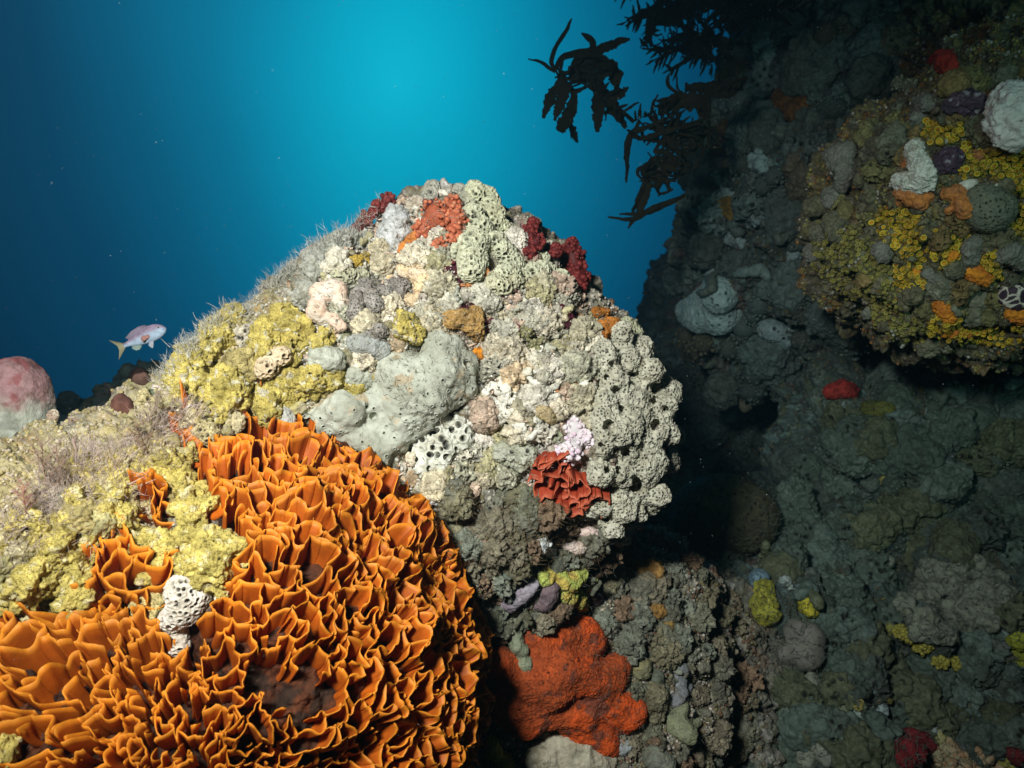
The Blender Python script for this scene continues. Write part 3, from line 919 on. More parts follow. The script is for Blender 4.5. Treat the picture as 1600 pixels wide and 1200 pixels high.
def proto(kind, seed, c1, c2, mat):
    k_ = (kind, seed, c1, c2, mat)
    if k_ not in PROTO:
        P, Q, c = proto_mesh(kind, seed, c1, c2); PROTO[k_] = make_mesh(kind, P, Q, c, M[mat])
    return PROTO[k_]
def strew(name, label, cat, group, poly, gap, rpx, kinds, c1, c2, mat='growth', seed=0, sink=.15, var=.4, limit=80):
    r_ = np.random.RandomState(seed + 77); k = 0
    for (x, y) in sample_px(poly, gap, seed):
        if k >= limit: break
        h = free(x, y)
        if h is None: continue
        me = proto(kinds[r_.randint(len(kinds))], 5 + r_.randint(3), c1, c2, mat)
        n = h[1] * .75 - unit(x, y).normalized() * .25
        o = bpy.data.objects.new(name, me); scene.collection.objects.link(o)
        s = rpx * mpp(h[0].y) * r_.uniform(1 - var, 1 + var)
        o.location = h[0] + n.normalized() * s * sink
        o.rotation_euler = (n.to_track_quat('Z', 'Y') @ Vector((0, 0, 1)).rotation_difference(Vector((0, 0, 1)))).to_euler()
        q = n.to_track_quat('Z', 'Y'); from_spin = Matrix.Rotation(r_.uniform(0, 6.28), 3, 'Z')
        o.rotation_euler = (q.to_matrix() @ from_spin).to_euler()
        o.scale = (s * r_.uniform(.8, 1.25), s * r_.uniform(.8, 1.25), s * r_.uniform(.8, 1.3))
        v = r_.uniform(.75, 1.2); o.color = (v * r_.uniform(.92, 1.08), v, v * r_.uniform(.9, 1.1), 1)
        o['label'] = label; o['category'] = cat; o['group'] = group; k += 1

# --- uncountable crust: thousands of grains and flakes
def crumb_templates():
    T = []
    P0, Q0 = ICO[2]
    for s in range(5):
        P = P0 * (1 + .35 * perlin(P0 * 1.6, s)[:, None]) ; T.append((P, Q0))
    P, Q, _ = lathe([(0, 0), (.5, .05), (.9, .25), (1, .42), (.96, .5), (.85, .34), (.45, .16), (0, .1)], 10)
    tri = np.concatenate([Q[:, [0, 1, 2]], Q[:, [0, 2, 3]]]); T.append((P * (1, 1, 1) + .18 * vnoise(P, 1.5, 3), tri))
    P, Q, _ = lathe([(.3, -.5), (.33, .4), (.30, 1.2), (.36, 1.8), (.2, 2.0), (.12, 1.8), (.0, 1.7)], 8)
    tri = np.concatenate([Q[:, [0, 1, 2]], Q[:, [0, 2, 3]]]); T.append((P, tri))
    return T
CR = crumb_templates()
def crust(name, label, rk, n, poly, rpx, pal, kinds=(0, 1, 2, 3, 4), seed=0, mat='growth', clump=40., cat='crust', lift=.2):
    r_ = np.random.RandomState(seed); P, Q, N = rk['P'], rk['Q'], rk['N']
    c = P[Q[:, 0]]; px = topx(c); v = (-(c / np.linalg.norm(c, axis=1)[:, None]) * N[Q[:, 0]]).sum(1)
    ok = inpoly(px, poly) & (v > -.25) & (c[:, 1] > .1)
    ok &= fbm(c, clump, 2, seed) > -.15
    w = np.where(ok, (.25 + np.clip(v, 0, 1)) / c[:, 1] ** 2, 0); w /= w.sum()
    f = r_.choice(len(Q), n, p=w); u = r_.rand(n, 1); u2 = r_.rand(n, 1)
    C = (P[Q[f, 0]] * (1 - u) + P[Q[f, 1]] * u) * (1 - u2) + (P[Q[f, 3]] * (1 - u) + P[Q[f, 2]] * u) * u2; Nn = N[Q[f, 0]]
    t = r_.choice(kinds, n); VS = []; FS = []; CS = []; b = 0; pal = np.array(pal)
    ci = ((fbm(C, clump * .7, 2, seed + 2) * 2.2 + r_.rand(n) * .35 + 3) % 1 * len(pal)).astype(int) % len(pal)
    for k in set(t.tolist()):
        m = t == k; T, Fc = CR[k]; s = rpx * TANX / 800 * C[m, 1] * r_.uniform(.45, 1.5, m.sum())
        Fr = frames(Nn[m] + r_.normal(size=(m.sum(), 3)) * .45)
        V = instance(T, C[m] + Nn[m] * (s * lift)[:, None], Fr, np.stack([s, s * r_.uniform(.7, 1.2, m.sum()), s], 1)); VS.append(V); FS.append(inst_faces(Fc, m.sum(), len(T)) + b); b += len(V)
        CS.append(np.repeat(pal[ci[m]] * r_.uniform(.85, 1.15, (m.sum(), 1)), len(T), 0))
    return link(name, make_mesh(name, np.concatenate(VS), FS, np.concatenate(CS), M[mat]), label, cat, kind='stuff')

KEEP = []
def settle(rocks):
    """one surface of the rock and all the colonies built on it so far"""
    Ps = []; Qs = []; b = 0
    for P, Q in LAYER: Ps.append(P); Qs.append(Q + b); b += len(P)
    LAYER.clear()
    bv = BVHTree.FromPolygons(np.concatenate(Ps).tolist(), np.concatenate(Qs).tolist())
    USE[0] = list(rocks) + [bv]
    KEEP.append(bv)

def free(x, y, tol=.004):
    """rock still bare at this spot?"""
    a = hit(x, y, USE[0][:1]); b = hit(x, y, USE[0])
    return a if a is not None and b is not None and b[2] > a[2] - tol else None
def quilt(name, label, cat, group, poly, gap, rpx, pals, seed=0, vox=.0026, k=.004, nb=7, mats=('sponge', 'growth', 'yellow'), lift=.15, rough=(.006, 60), fine=(.0014, 220), only=True, limit=90, pore=None, grain=.34, mixc=.3):
    """merged lobes that carpet the bare rock, one colony after another"""
    r_ = np.random.RandomState(seed + 3); n = 0; pals = np.array(pals); pals = pals.mean(0) * mixc + pals * (1 - mixc)
    for x, y in sample_px(poly, gap, seed):
        if n >= limit: break
        if only and free(x, y) is None: continue
        ch = []
        el_ = r_.uniform(.5, 1.1, 2); a = r_.uniform(0, 3.14)
        for _ in range(nb):
            u, v = r_.normal(size=2) * gap * .36 * el_; ch.append([(x + u * math.cos(a) - v * math.sin(a), y + u * math.sin(a) + v * math.cos(a), rpx * r_.uniform(.3, 1.0) ** 1.3 * 1.5)])
        if only: ch = [c_ for c_ in ch if free(c_[0][0], c_[0][1]) is not None]
        if not ch: continue
        pi_ = r_.randint(len(pals)); c = np.array(pals[pi_]); v = r_.uniform(.85, 1.15)
        st = r_.rand(); kw = {}
        if grain and st > 1 - grain:
            if st > 1 - grain * .6:
                o_ = beads(name, label, cat, ch[:4], tuple(c * v * .75), tuple(c * v * 1.15), bead=r_.uniform(1.7, 2.8), n=60, lift=.1, mat='growth', group=group, seed=n)
            else:
                lt = lattice([(x + gap * .6 * math.cos(q) * (1 + .2 * math.sin(3 * q + n)), y + gap * .6 * math.sin(q)) for q in np.linspace(0, 6.0, 9)], rpx * 1.15, rpx * .27, n, .7, .5, 1.3)
                if lt: colony(name, label, cat, lt, tuple(c * v * 1.2), tuple(c * v), mat='shell', vox=vox * .8, k=k * .4, lift=2.0, group=group, rough=(.003, 80), solo=True)
            n += 1; continue
        if st < .3: kw['pore'] = (100., .4, .006) if pore is None else pore
        elif st < .55: kw['knobs'] = 8
        elif st < .75: kw['pits'] = 5; kw['knobs'] = 4
        try: colony(name, label, cat, ch, tuple(c * v), tuple(c * v * .72), mat=mats[r_.randint(len(mats))], vox=vox, k=k, lift=lift, group=group, rough=(rough[0] * r_.uniform(.5, 1.4), rough[1]), fine=fine, c3=tuple(c * v * 1.25), solo=True, **kw)
        except Exception as e: print('quilt', e)
        n += 1

def darken_base(rk, polys, ymax, c1, c2, soft=.01):
    """darkens the rock colour under a colony"""
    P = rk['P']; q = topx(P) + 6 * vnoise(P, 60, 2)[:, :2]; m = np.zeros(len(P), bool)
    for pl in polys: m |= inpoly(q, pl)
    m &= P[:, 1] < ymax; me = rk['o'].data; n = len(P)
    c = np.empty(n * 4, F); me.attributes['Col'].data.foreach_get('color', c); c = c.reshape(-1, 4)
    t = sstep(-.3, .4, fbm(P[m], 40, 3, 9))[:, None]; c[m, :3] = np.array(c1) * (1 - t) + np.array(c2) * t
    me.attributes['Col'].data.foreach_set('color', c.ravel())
def local_centre(px, py, depth):
    h = hit(px, py, [main['bv']]); return np.array(h[0]) + np.array(unit(px, py).normalized()) * depth
USE[:] = [[main['bv']], 1.5]
# ================================================================== the orange bryozoan
CM = at(350, 1130, 1.16)
BIG = [(268, 700), (330, 665), (420, 655), (500, 665), (560, 690), (600, 740), (640, 800), (700, 870), (760, 950), (790, 1050), (800, 1500),
       (380, 1500), (350, 1150), (300, 1060), (330, 1000), (352, 950), (385, 880), (345, 830), (330, 770), (280, 735)]
frill('lace_bryozoan', 'large orange lace bryozoan of thin wavy folds domed over the foreground rock', 'bryozoan', CM, BIG, 3900, .035, .0015,
      (.47, .098, .004), (.80, .29, .018), main['bv'], warp=1.1, ruffle=.46, drop=.10, lean=.3, seed=3, holes=[(465, 1095, 62, 26), (410, 1075, 30, 22)])
LOW = [(0, 1040), (30, 985), (90, 965), (150, 1000), (200, 985), (260, 1010), (300, 1060), (350, 1150), (380, 1500), (-250, 1500), (-150, 1100)]
frill('lace_bryozoan', 'orange lace bryozoan with pointed upright folds in the bottom left corner', 'bryozoan', CM, LOW, 3900, .038, .0016,
      (.45, .095, .004), (.78, .29, .018), main['bv'], warp=1.2, ruffle=.56, drop=.28, seed=9, lean=.6, extra=.8, hvar=.42)
W_, R_ = (.48, .105, .005), (.80, .30, .018)
for lab, x, y, dp, pl, n, hgt, sd in [
    ('small orange lace bryozoan tuft above the white honeycomb bryozoan', 190, 925, .09, [(135, 885), (165, 860), (200, 865), (245, 900), (250, 965), (190, 990), (150, 965)], 230, .040, 14),
    ('small orange lace bryozoan tuft between the lumpy yellow sponges', 250, 800, .07, [(215, 780), (250, 770), (285, 785), (290, 820), (250, 835), (215, 825)], 200, .032, 17)]:
    frill('lace_bryozoan', lab, 'bryozoan', local_centre(x, y, dp), pl, n, hgt, .0020, W_, R_, main['bv'], warp=1.0, ruffle=.45, drop=.12, seed=sd, extra=.5, lean=.7, rmax=.2)
frill('frilled_bryozoan', 'red frilled bryozoan under the white pearly sponge on the right of the mound', 'bryozoan', at(890, 730, 1.75), [(842, 700), (872, 695), (905, 730), (958, 762), (935, 785), (850, 772), (835, 735)], 4600, .034, .0020,
      (.38, .052, .02), (.62, .15, .07), main['bv'], warp=1.1, ruffle=.6, drop=.05, seed=21, extra=.9, mat='frill', lean=-.7, hvar=.4)
darken_base(main, [BIG, LOW], 1.34, (.10, .030, .010), (.035, .018, .010))
darken_base(main, [[(640, 650), (690, 636), (740, 655), (735, 715), (700, 750), (645, 740), (628, 700)], [(755, 575), (935, 575), (930, 622), (850, 690), (800, 690), (750, 640)]], 2.0, (.16, .12, .07), (.09, .06, .035))  # brown sediment tone that also paints shade behind the lattice openings

# ================================================================== sponges and crusts of the central mound
GREY = ((.46, .49, .40), (.36, .38, .30)); YEL = ((.54, .45, .12), (.37, .31, .08)); CREAM = ((.66, .60, .42), (.50, .46, .34))
colony('smooth_sponge', 'large smooth grey sponge with tiny pores on the middle of the mound', 'sponge',
       [[(690, 545, 34), (684, 585, 50), (640, 585, 42), (610, 605, 30)], [(655, 620, 46), (625, 650, 38), (605, 690, 32)], [(575, 640, 30), (545, 640, 32), (500, 655, 26), (485, 660, 20)],
        [(590, 670, 26), (588, 715, 22)], [(715, 600, 30), (720, 575, 26)], [(545, 660, 24), (560, 690, 16)]],
       *GREY, mat='smooth', vox=.0024, k=.004, lift=.3, rough=(.010, 20), fine=(.0006, 220), pore=(66., .18, .009), pits=3, cmix=14., c3=(.42, .36, .24), carve=[(573, 635, 5), (583, 649, 5)])
colony('sea_squirt', 'small red round sea squirt set in the smooth grey sponge', 'sea squirt', [[(612, 647, 6)]], (.40, .05, .03), (.3, .04, .02), mat='smooth', vox=.0016, k=.001, lift=4.2)
colony('lump_sponge', 'rounded pale grey sponge lump right of the cream lattice bryozoan', 'sponge', [[(505, 562, 20), (520, 565, 20)]], *GREY, mat='sponge', lift=.7, rough=(.004, 60))
colony('lump_sponge', 'grey knuckled sponge lump left of the large smooth grey sponge', 'sponge', [[(553, 590, 15), (568, 592, 14), (565, 605, 8)], [(555, 605, 6)]], *GREY, mat='smooth', lift=.8, rough=(.003, 90), vox=.002)
colony('lump_sponge', 'bluish grey draped sponge above the large smooth grey sponge', 'sponge', [[(560, 540, 14), (582, 540, 18), (596, 545, 14), (590, 565, 9)]], (.40, .43, .40), (.33, .35, .32), mat='sponge', lift=.6, vox=.0022)
colony('lump_sponge', 'small pale grey sponge knob touching the top rim of the orange folds', 'sponge', [[(450, 650, 10), (452, 662, 10)]], (.50, .52, .46), (.42, .43, .38), mat='smooth', lift=1, vox=.002)

ykw = dict(mat='yellow', vox=.003, k=.0035, rough=(.009, 55), fine=(.0022, 180), knobs=7, pits=9)
for lab, ch in [
    ('ridged yellow sponge hump with a furrowed face at the top of the yellow patch', [[(455, 505, 24), (465, 530, 26), (460, 555, 22)]]),
    ('bright yellow sponge hump at the left end of the upper yellow patch', [[(425, 520, 22), (412, 545, 26), (405, 570, 20)]]),
    ('long yellow sponge ridge running towards the grey sponge below the cream lattice', [[(435, 600, 22), (470, 600, 24), (505, 594, 20), (525, 592, 14)]]),
    ('yellow sponge lump just above the top edge of the orange folds', [[(425, 640, 24), (445, 632, 20), (402, 625, 18)]]),
    ('olive yellow sponge knob with a pale tip in the middle of the mound', [[(630, 512, 20), (640, 525, 16)]]),
    ('small yellow sponge knob between two grey lumps', [[(505, 530, 16), (500, 545, 12)]]),
    ('thin yellow sponge flap against the left side of the smooth grey sponge', [[(592, 580, 7), (586, 590, 7)]]),
    ('small yellow sponge lump under the grey knuckled lump', [[(548, 608, 9), (562, 610, 9)]]),
    ('broad sandy yellow sponge on the crest with fuzz on its edge', [[(375, 500, 22), (350, 530, 26), (330, 555, 24)]]),
    ('pale yellow sponge boss on the left shoulder', [[(300, 570, 24), (285, 600, 24), (300, 620, 20)]]),
    ('wide yellow sponge saddle between the crest and the orange folds', [[(350, 600, 26), (365, 625, 24), (345, 645, 20)], [(320, 605, 18)]]),
    ]:
    colony('yellow_sponge', lab, 'sponge', ch, *YEL, c3=(.54, .51, .36), lift=.45, pore=(60., .16, .004, .4), **ykw)
for lab, ch in [
    ('forked yellow sponge with thick stubby arms above the white honeycomb bryozoan', [[(300, 790, 17), (318, 780, 14), (330, 790, 12)], [(318, 800, 18), (312, 830, 18), (325, 850, 18), (355, 862, 20), (375, 868, 16)], [(345, 880, 20), (312, 885, 18)], [(345, 900, 14), (352, 920, 11)]]),
    ('yellow sponge bridge with a dark hollow below the small orange tuft', [[(195, 860, 15), (230, 852, 14), (262, 848, 12), (272, 868, 13), (262, 892, 13), (240, 895, 12)], [(280, 850, 14), (270, 890, 11), (285, 905, 8)]]),
    ('big yellow green sponge hump left of the orange dome top', [[(232, 720, 22), (262, 735, 24), (290, 750, 20), (300, 765, 12)], [(285, 710, 14)]]),
    ('yellow sponge ridge with arched hollows on the left slope', [[(110, 745, 16), (130, 730, 18), (160, 740, 15), (195, 735, 18)], [(160, 765, 18), (190, 775, 16), (200, 755, 12)]]),
    ('yellow sponge knob beside the dark notch on the left slope', [[(110, 770, 14), (108, 785, 12)]]),
    ('upright yellow sponge stump with a furrowed top near the left edge', [[(95, 830, 20), (98, 855, 22), (105, 880, 16)]]),
    ('yellow sponge stump next to the small orange tuft', [[(135, 845, 14), (140, 860, 14)]]),
    ('thick yellow sponge column above the bottom left orange folds', [[(115, 890, 18), (122, 915, 20), (105, 940, 18), (110, 955, 14)]]),
    ('pale yellow sponge arch at the left edge of the picture', [[(15, 935, 18), (30, 905, 22), (55, 900, 20), (80, 915, 14)], [(30, 940, 16)]]),
    ('sandy yellow sponge lump on the far left slope', [[(40, 820, 18), (55, 835, 14)], [(15, 850, 16)]]),
    ('yellow sponge heap between the arched ridge and the big hump', [[(165, 800, 16), (185, 812, 16), (180, 832, 15)], [(205, 800, 12)]]),
    ('low yellow sponge cushion at the bottom left corner edge', [[(5, 1130, 18), (15, 1160, 20), (10, 1190, 20)]]),
    ]:
    colony('yellow_sponge', lab, 'sponge', ch, *YEL, c3=(.56, .50, .26), lift=.9, pore=(70., .17, .004, .4), **ykw)

for lab, ch in [('white honeycomb bryozoan clump beside the orange dome', [[(312, 918, 27), (305, 945, 29), (285, 965, 20)], [(282, 985, 15), (290, 1004, 16)], [(270, 960, 13)]]),
                ('small white honeycomb bryozoan above the orange tuft', [[(165, 852, 11), (170, 872, 13), (178, 880, 9)]]),
                ('tiny white honeycomb bryozoan under the yellow forked sponge', [[(350, 925, 9), (352, 935, 8)]]),
                ('small white honeycomb bryozoan left of the orange tuft', [[(140, 935, 9), (140, 950, 9)]])]:
    colony('honeycomb_bryozoan', lab, 'bryozoan', ch, (.70, .66, .56), (.62, .58, .48), mat='shell', vox=.0018, k=.003, lift=.95, pore=(125., .42, .007), rough=(.002, 60), fine=(.0003, 200))
colony('honeycomb_bryozoan', 'cream lattice bryozoan with dark oval holes on the upper yellow patch', 'bryozoan', [[(416, 580, 14), (427, 570, 16), (433, 556, 11)]], (.72, .60, .40), (.62, .50, .32), mat='shell', vox=.0018, k=.003, lift=3.2, pore=(95., .46, .008))

pk = dict(mat='shell', vox=.0018, k=.003, pore=(108., .46, .013), rough=(.003, 45), fine=(.0004, 200))
for lab, ch, c in [
    ('pale green perforated bryozoan capping the right of the summit', [[(742, 300, 14), (757, 312, 15), (765, 335, 16), (770, 355, 14), (792, 366, 11), (805, 368, 8)]], (.60, .62, .42)),
    ('pale green perforated bryozoan draped below the summit', [[(738, 345, 18), (745, 370, 22), (730, 400, 24), (735, 425, 20)]], (.58, .60, .42)),
    ('olive perforated bryozoan sheet with a gap showing blue water', [[(765, 385, 18), (790, 395, 14), (800, 415, 20), (785, 435, 16), (812, 420, 12)]], (.60, .62, .44)),
    ('pale perforated bryozoan sheet along the right skyline', [[(830, 430, 14), (850, 425, 14), (868, 432, 12), (880, 445, 11)], [(845, 405, 9)]], (.60, .62, .44)),
    ('cream perforated bryozoan with bold holes facing forward', [[(770, 440, 15), (790, 450, 12), (820, 435, 12)]], (.56, .56, .38)),
    ('grey perforated bryozoan knob on the very top of the mound', [[(680, 297, 11), (672, 306, 10)], [(715, 300, 10)]], (.42, .42, .34)),
    ('small perforated bryozoan strip left of the cream crust', [[(530, 432, 10), (550, 435, 9), (565, 432, 7)]], (.50, .50, .34)),
    ('perforated bryozoan rim on the right skyline above the folded sponge', [[(975, 512, 12), (990, 525, 12), (985, 540, 9)]], (.44, .46, .30)),
    ]:
    colony('perforated_bryozoan', lab, 'bryozoan', ch, c, tuple(v * .85 for v in c), lift=.6, **pk)

for lab, ch, c in [
    ('orange red bushy soft coral hanging over the front of the summit', [[(700, 328, 22), (690, 355, 28), (668, 365, 18)], [(715, 360, 22), (715, 385, 14)], [(690, 385, 12)]], ((.50, .13, .06), (.66, .24, .12))),
    ('dark red bushy tuft on the right skyline nearest the summit', [[(825, 362, 12), (828, 380, 15), (820, 395, 12)], [(832, 350, 7)]], ((.10, .012, .012), (.22, .03, .025))),
    ('large dark red bushy fan on the right skyline', [[(880, 392, 17), (888, 410, 20), (895, 430, 18), (905, 455, 11)], [(865, 395, 10)], [(890, 382, 8)]], ((.12, .014, .012), (.24, .035, .03))),
    ('dark red tuft on the left skyline below the summit', [[(612, 318, 11), (603, 326, 9)]], ((.14, .02, .02), (.26, .05, .04))),
    ('dark red tuft between two others on the left skyline', [[(590, 325, 9), (583, 332, 7)]], ((.16, .025, .02), (.28, .05, .04))),
    ('brownish red tuft lowest on the left skyline', [[(568, 348, 12), (560, 356, 9)]], ((.16, .035, .025), (.28, .07, .05))),
    ]:
    beads('bushy_soft_coral', lab, 'soft coral', ch, *c, bead=3.1, n=85, seed=int(ch[0][0][0]), lift=.8)
colony('crust_sponge', 'bright orange crust running down beside the red bushy coral', 'sponge', [[(655, 370, 9), (640, 385, 10), (630, 395, 8)]], (.70, .26, .05), (.60, .24, .08), mat='red', vox=.0024, lift=.4)
colony('lump_sponge', 'bluish white crusty lump left of the red bushy coral', 'sponge', [[(618, 340, 18), (625, 360, 20), (605, 370, 15), (615, 385, 12)]], (.62, .64, .62), (.48, .50, .48), lift=.5, rough=(.006, 60))
colony('lump_sponge', 'white lump just under the summit with an orange fringe', 'sponge', [[(645, 322, 12), (655, 318, 10)]], (.66, .62, .50), (.52, .46, .36), lift=.5, rough=(.004, 90))
for lab, ch in [('fuzzy grey sponge mound on the left skyline', [[(520, 390, 20), (545, 382, 18), (565, 378, 14)]]),
                ('fuzzy grey sponge lobe lower on the left skyline', [[(500, 412, 20), (490, 430, 18)]]), ('fuzzy pale sponge bulge above the cream pink sponge', [[(480, 450, 17), (475, 468, 14)]])]:
    colony('fuzzy_sponge', lab, 'sponge', ch, (.40, .41, .35), (.28, .29, .24), lift=.4, rough=(.007, 70), fine=(.002, 260))
colony('folded_sponge', 'smooth cream and pink folded sponge on the left of the upper mound', 'sponge', [[(505, 462, 16), (525, 460, 16), (530, 475, 13)], [(500, 480, 16), (508, 495, 14)], [(522, 500, 9), (528, 508, 10)]],
       (.74, .56, .42), (.66, .60, .50), mat='smooth', k=.003, lift=.9, rough=(.004, 40))
for lab, ch in [('grey pitted finger sponge standing beside the folded cream sponge', [[(555, 465, 11), (560, 488, 12)]]), ('tallest grey pitted finger sponge in the row under the cream crust', [[(572, 452, 12), (585, 478, 14)]]),
                ('third grey pitted finger sponge in the row under the cream crust', [[(600, 458, 10), (605, 476, 10)]]), ('grey finger sponge with a dark hollow tip right of its row', [[(620, 445, 11), (622, 470, 9)], [(636, 452, 9)]]),
                ('round grey pitted sponge knob below the row of fingers', [[(588, 528, 14), (596, 520, 13)]]), ('tiny round grey sponge knob under the fingers', [[(580, 500, 9)]])]:
    colony('finger_sponge', lab, 'sponge', ch, (.27, .25, .22), (.36, .34, .30), mat='yellow', vox=.0022, k=.003, lift=1.1, rough=(.003, 90), pore=(190., .4, .0022))
for lab, ch in [('cream yellow crust plate facing forward below the summit', [[(630, 420, 10), (650, 432, 13), (668, 445, 13), (655, 450, 10)]]), ('small cream crust flake left of the larger plate', [[(600, 428, 8), (610, 436, 8)]])]:
    colony('crust_plate', lab, 'crust', ch, (.82, .62, .36), (.74, .60, .42), mat='shell', vox=.0022, k=.002, lift=.35, rough=(.004, 90))
for lab, ch, c in [('yellow orange crust high on the left slope', [[(550, 412, 9), (568, 408, 10), (580, 418, 9)]], (.48, .34, .06)), ('orange cup shell right of the dark crevice', [[(755, 425, 6), (762, 432, 6)]], (.66, .30, .10)),
                   ('orange tongue crust pointing right under the perforated sheets', [[(722, 450, 5), (738, 443, 6)]], (.66, .30, .10)), ('narrow orange crust flap in the middle of the upper mound', [[(698, 430, 5), (700, 442, 6)]], (.66, .34, .14)),
                   ('bright orange knob right of the smooth grey sponge', [[(746, 550, 9), (750, 560, 8)]], (.75, .28, .02)), ('fluffy orange sponge near the right skyline', [[(935, 520, 13), (955, 518, 15), (968, 515, 9)]], (.50, .19, .03)),
                   ('small fluffy orange sponge above the larger one', [[(930, 490, 8), (942, 492, 8)]], (.52, .2, .03)), ('narrow orange yellow crust under the fluffy orange sponge', [[(935, 552, 5), (952, 546, 7)]], (.55, .30, .05)),
                   ('pale orange crust on the right shoulder', [[(903, 497, 8)]], (.50, .26, .10)), ('gold brown knobbly crust above the smooth grey sponge', [[(700, 498, 12), (722, 500, 14), (742, 510, 14), (738, 488, 9), (745, 525, 8)]], (.48, .30, .10)),
                   ('brown orange patch on the upper right of the mound', [[(745, 482, 8)]], (.45, .22, .06)),
                   ('salmon orange nodule cluster on the lower white crust', [[(885, 598, 6), (898, 605, 7)], [(868, 612, 5)]], (.75, .36, .16)), ('orange brown patch right of the yellow olive slab', [[(872, 632, 7)]], (.6, .34, .16))]:
    colony('crust_sponge', lab, 'sponge', ch, c, tuple(v * .7 for v in c), mat='red', vox=.0022, k=.003, lift=.6, rough=(.004, 110), fine=(.001, 300))
# white lattices and branching crusts
colony('lattice_sponge', 'white lattice sponge full of dark openings under the smooth grey sponge', 'sponge',
       [[(655, 665, 15), (668, 690, 18), (665, 715, 16), (660, 735, 10)], [(685, 655, 14), (700, 680, 18), (695, 710, 16), (690, 732, 10)], [(718, 668, 13), (722, 695, 13)]],
       (.70, .72, .62), (.60, .61, .50), mat='shell', vox=.0019, k=.004, lift=.7, rough=(.004, 40), fine=(.0004, 220), pore=(62., .43, .014))
colony('crust_plate', 'bright white ragged crust around a tuft of grains', 'crust', [[(728, 665, 6), (740, 658, 8), (755, 662, 6)], [(742, 692, 8), (760, 695, 9), (768, 690, 6)], [(728, 680, 5)]], (.84, .80, .70), (.76, .72, .62), mat='shell', vox=.002, k=.0015, lift=1.2)
for lab, pl, sd in [('white branching crust at the centre right of the mound', [(815, 575), (850, 580), (870, 600), (850, 625), (815, 610)], 3), ('white branching crust next to the folded sponge', [(905, 580), (935, 575), (930, 620), (905, 625)], 5),
                    ('pale branching crust stretching left from the centre right', [(765, 600), (815, 600), (810, 640), (780, 680), (755, 640)], 7), ('white crust strip above the pearly sponge', [(845, 610), (905, 605), (905, 630), (850, 632)], 8),
                    ('pale grey branching crust below the smooth sponge', [(790, 640), (845, 640), (850, 690), (805, 680)], 9)]:
    colony('branching_crust', lab, 'crust', lattice(pl, 12, 2.9, sd, .6, .5, 1.3), (.84, .82, .70), (.72, .72, .62), mat='shell', vox=.0019, k=.0018, lift=2.2, rough=(.003, 80))
beads('pearly_sponge', 'white and pink pearly sponge wedged against the folded sponge', 'sponge', [[(900, 650, 13), (897, 675, 19), (893, 700, 22)], [(875, 706, 14)], [(912, 690, 14)]], (.80, .77, .77), (.74, .58, .68), bead=3.1, n=95, lift=.5, mat='smooth', out=.9)
for lab, ch in [('grey green crumpled sponge below the white crusts', [[(790, 705, 16), (815, 715, 18), (835, 715, 12)], [(800, 735, 12)]]), ('small grey crumpled sponge left of the pearly sponge', [[(865, 680, 9), (872, 690, 8)]]),
                ('grey cup lump in front of the crumpled green sponge', [[(820, 712, 7)]])]:
    colony('crumpled_sponge', lab, 'sponge', ch, (.34, .36, .24), (.46, .48, .38), lift=.8, k=.003, rough=(.007, 80), pore=(60., .3, .005, .5))
colony('slab_sponge', 'olive yellow slab sponge above the pearly sponge', 'sponge', [[(840, 640, 7), (855, 645, 9), (862, 655, 8)], [(878, 650, 7)]], (.40, .34, .12), (.45, .36, .2), mat='smooth', vox=.0022, lift=.7)
# the grey folded sponge of the right side
FS = [(930, 560), (960, 525), (1000, 535), (1018, 570), (1040, 600), (1045, 640), (1060, 665), (1052, 720), (1042, 775), (1010, 800), (985, 790), (975, 760), (930, 740), (935, 700), (930, 640), (945, 600)]
colony('folded_sponge', 'big pale folded sponge with fine stripes and dark holes forming the right flank', 'sponge', blobs(FS, 21, 16, 6, .35), (.54, .54, .42), (.46, .46, .35), mat='ridge', vox=.0026, k=.006, lift=.6,
       rough=(.005, 60), fine=(.0008, 320), pore=(165., .42, .0032), carve=[(952, 665, 10), (995, 678, 12), (1025, 665, 10), (977, 705, 10), (992, 757, 14), (1032, 706, 9), (962, 610, 8), (1022, 625, 8), (948, 735, 7), (1005, 640, 8), (970, 640, 7), (950, 590, 6), (985, 575, 7), (1005, 600, 6), (1030, 740, 8), (965, 735, 7), (1010, 715, 7), (940, 695, 6), (985, 620, 6), (1040, 640, 6), (970, 550, 6), (1000, 550, 5), (1015, 785, 7), (1035, 765, 6), (955, 570, 5)])
colony('folded_sponge', 'lower grey striped sponge lobe with a round dark hole under the big folded one', 'sponge', [[(920, 790, 16), (945, 785, 18), (975, 790, 18), (990, 800, 12)], [(960, 815, 16), (965, 835, 14), (945, 810, 14)], [(985, 815, 10)]], (.58, .58, .46), (.48, .48, .36),
       mat='ridge', vox=.0026, k=.003, lift=1.0, rough=(.005, 60), fine=(.0008, 320), pore=(165., .42, .0032), carve=[(943, 808, 9)])
beads('grain_coral', 'olive green grainy cushion at the heart of the mound', 'crust', [[(820, 520, 14), (840, 530, 16), (835, 545, 12)]], (.22, .22, .10), (.36, .35, .2), bead=2.6, n=70, seed=2, lift=.2, mat='growth')
for lab, ch in [('grey twiggy cushion right of the gold brown crust', [[(775, 500, 13), (770, 515, 12)]]), ('grey twiggy cushion near the right skyline', [[(865, 470, 14), (880, 480, 12)]]), ('grey green grain cushion beside the folded sponge', [[(925, 580, 9), (930, 570, 9)]]),
                ('pale grain cushion over the white lattice', [[(745, 590, 14), (760, 575, 12)]]), ('grain tuft inside the white ragged crust', [[(745, 678, 8)]])]:
    beads('grain_coral', lab, 'crust', ch, (.30, .30, .22), (.46, .46, .36), bead=2.3, n=70, seed=int(ch[0][0][0]), lift=.3, mat='growth')

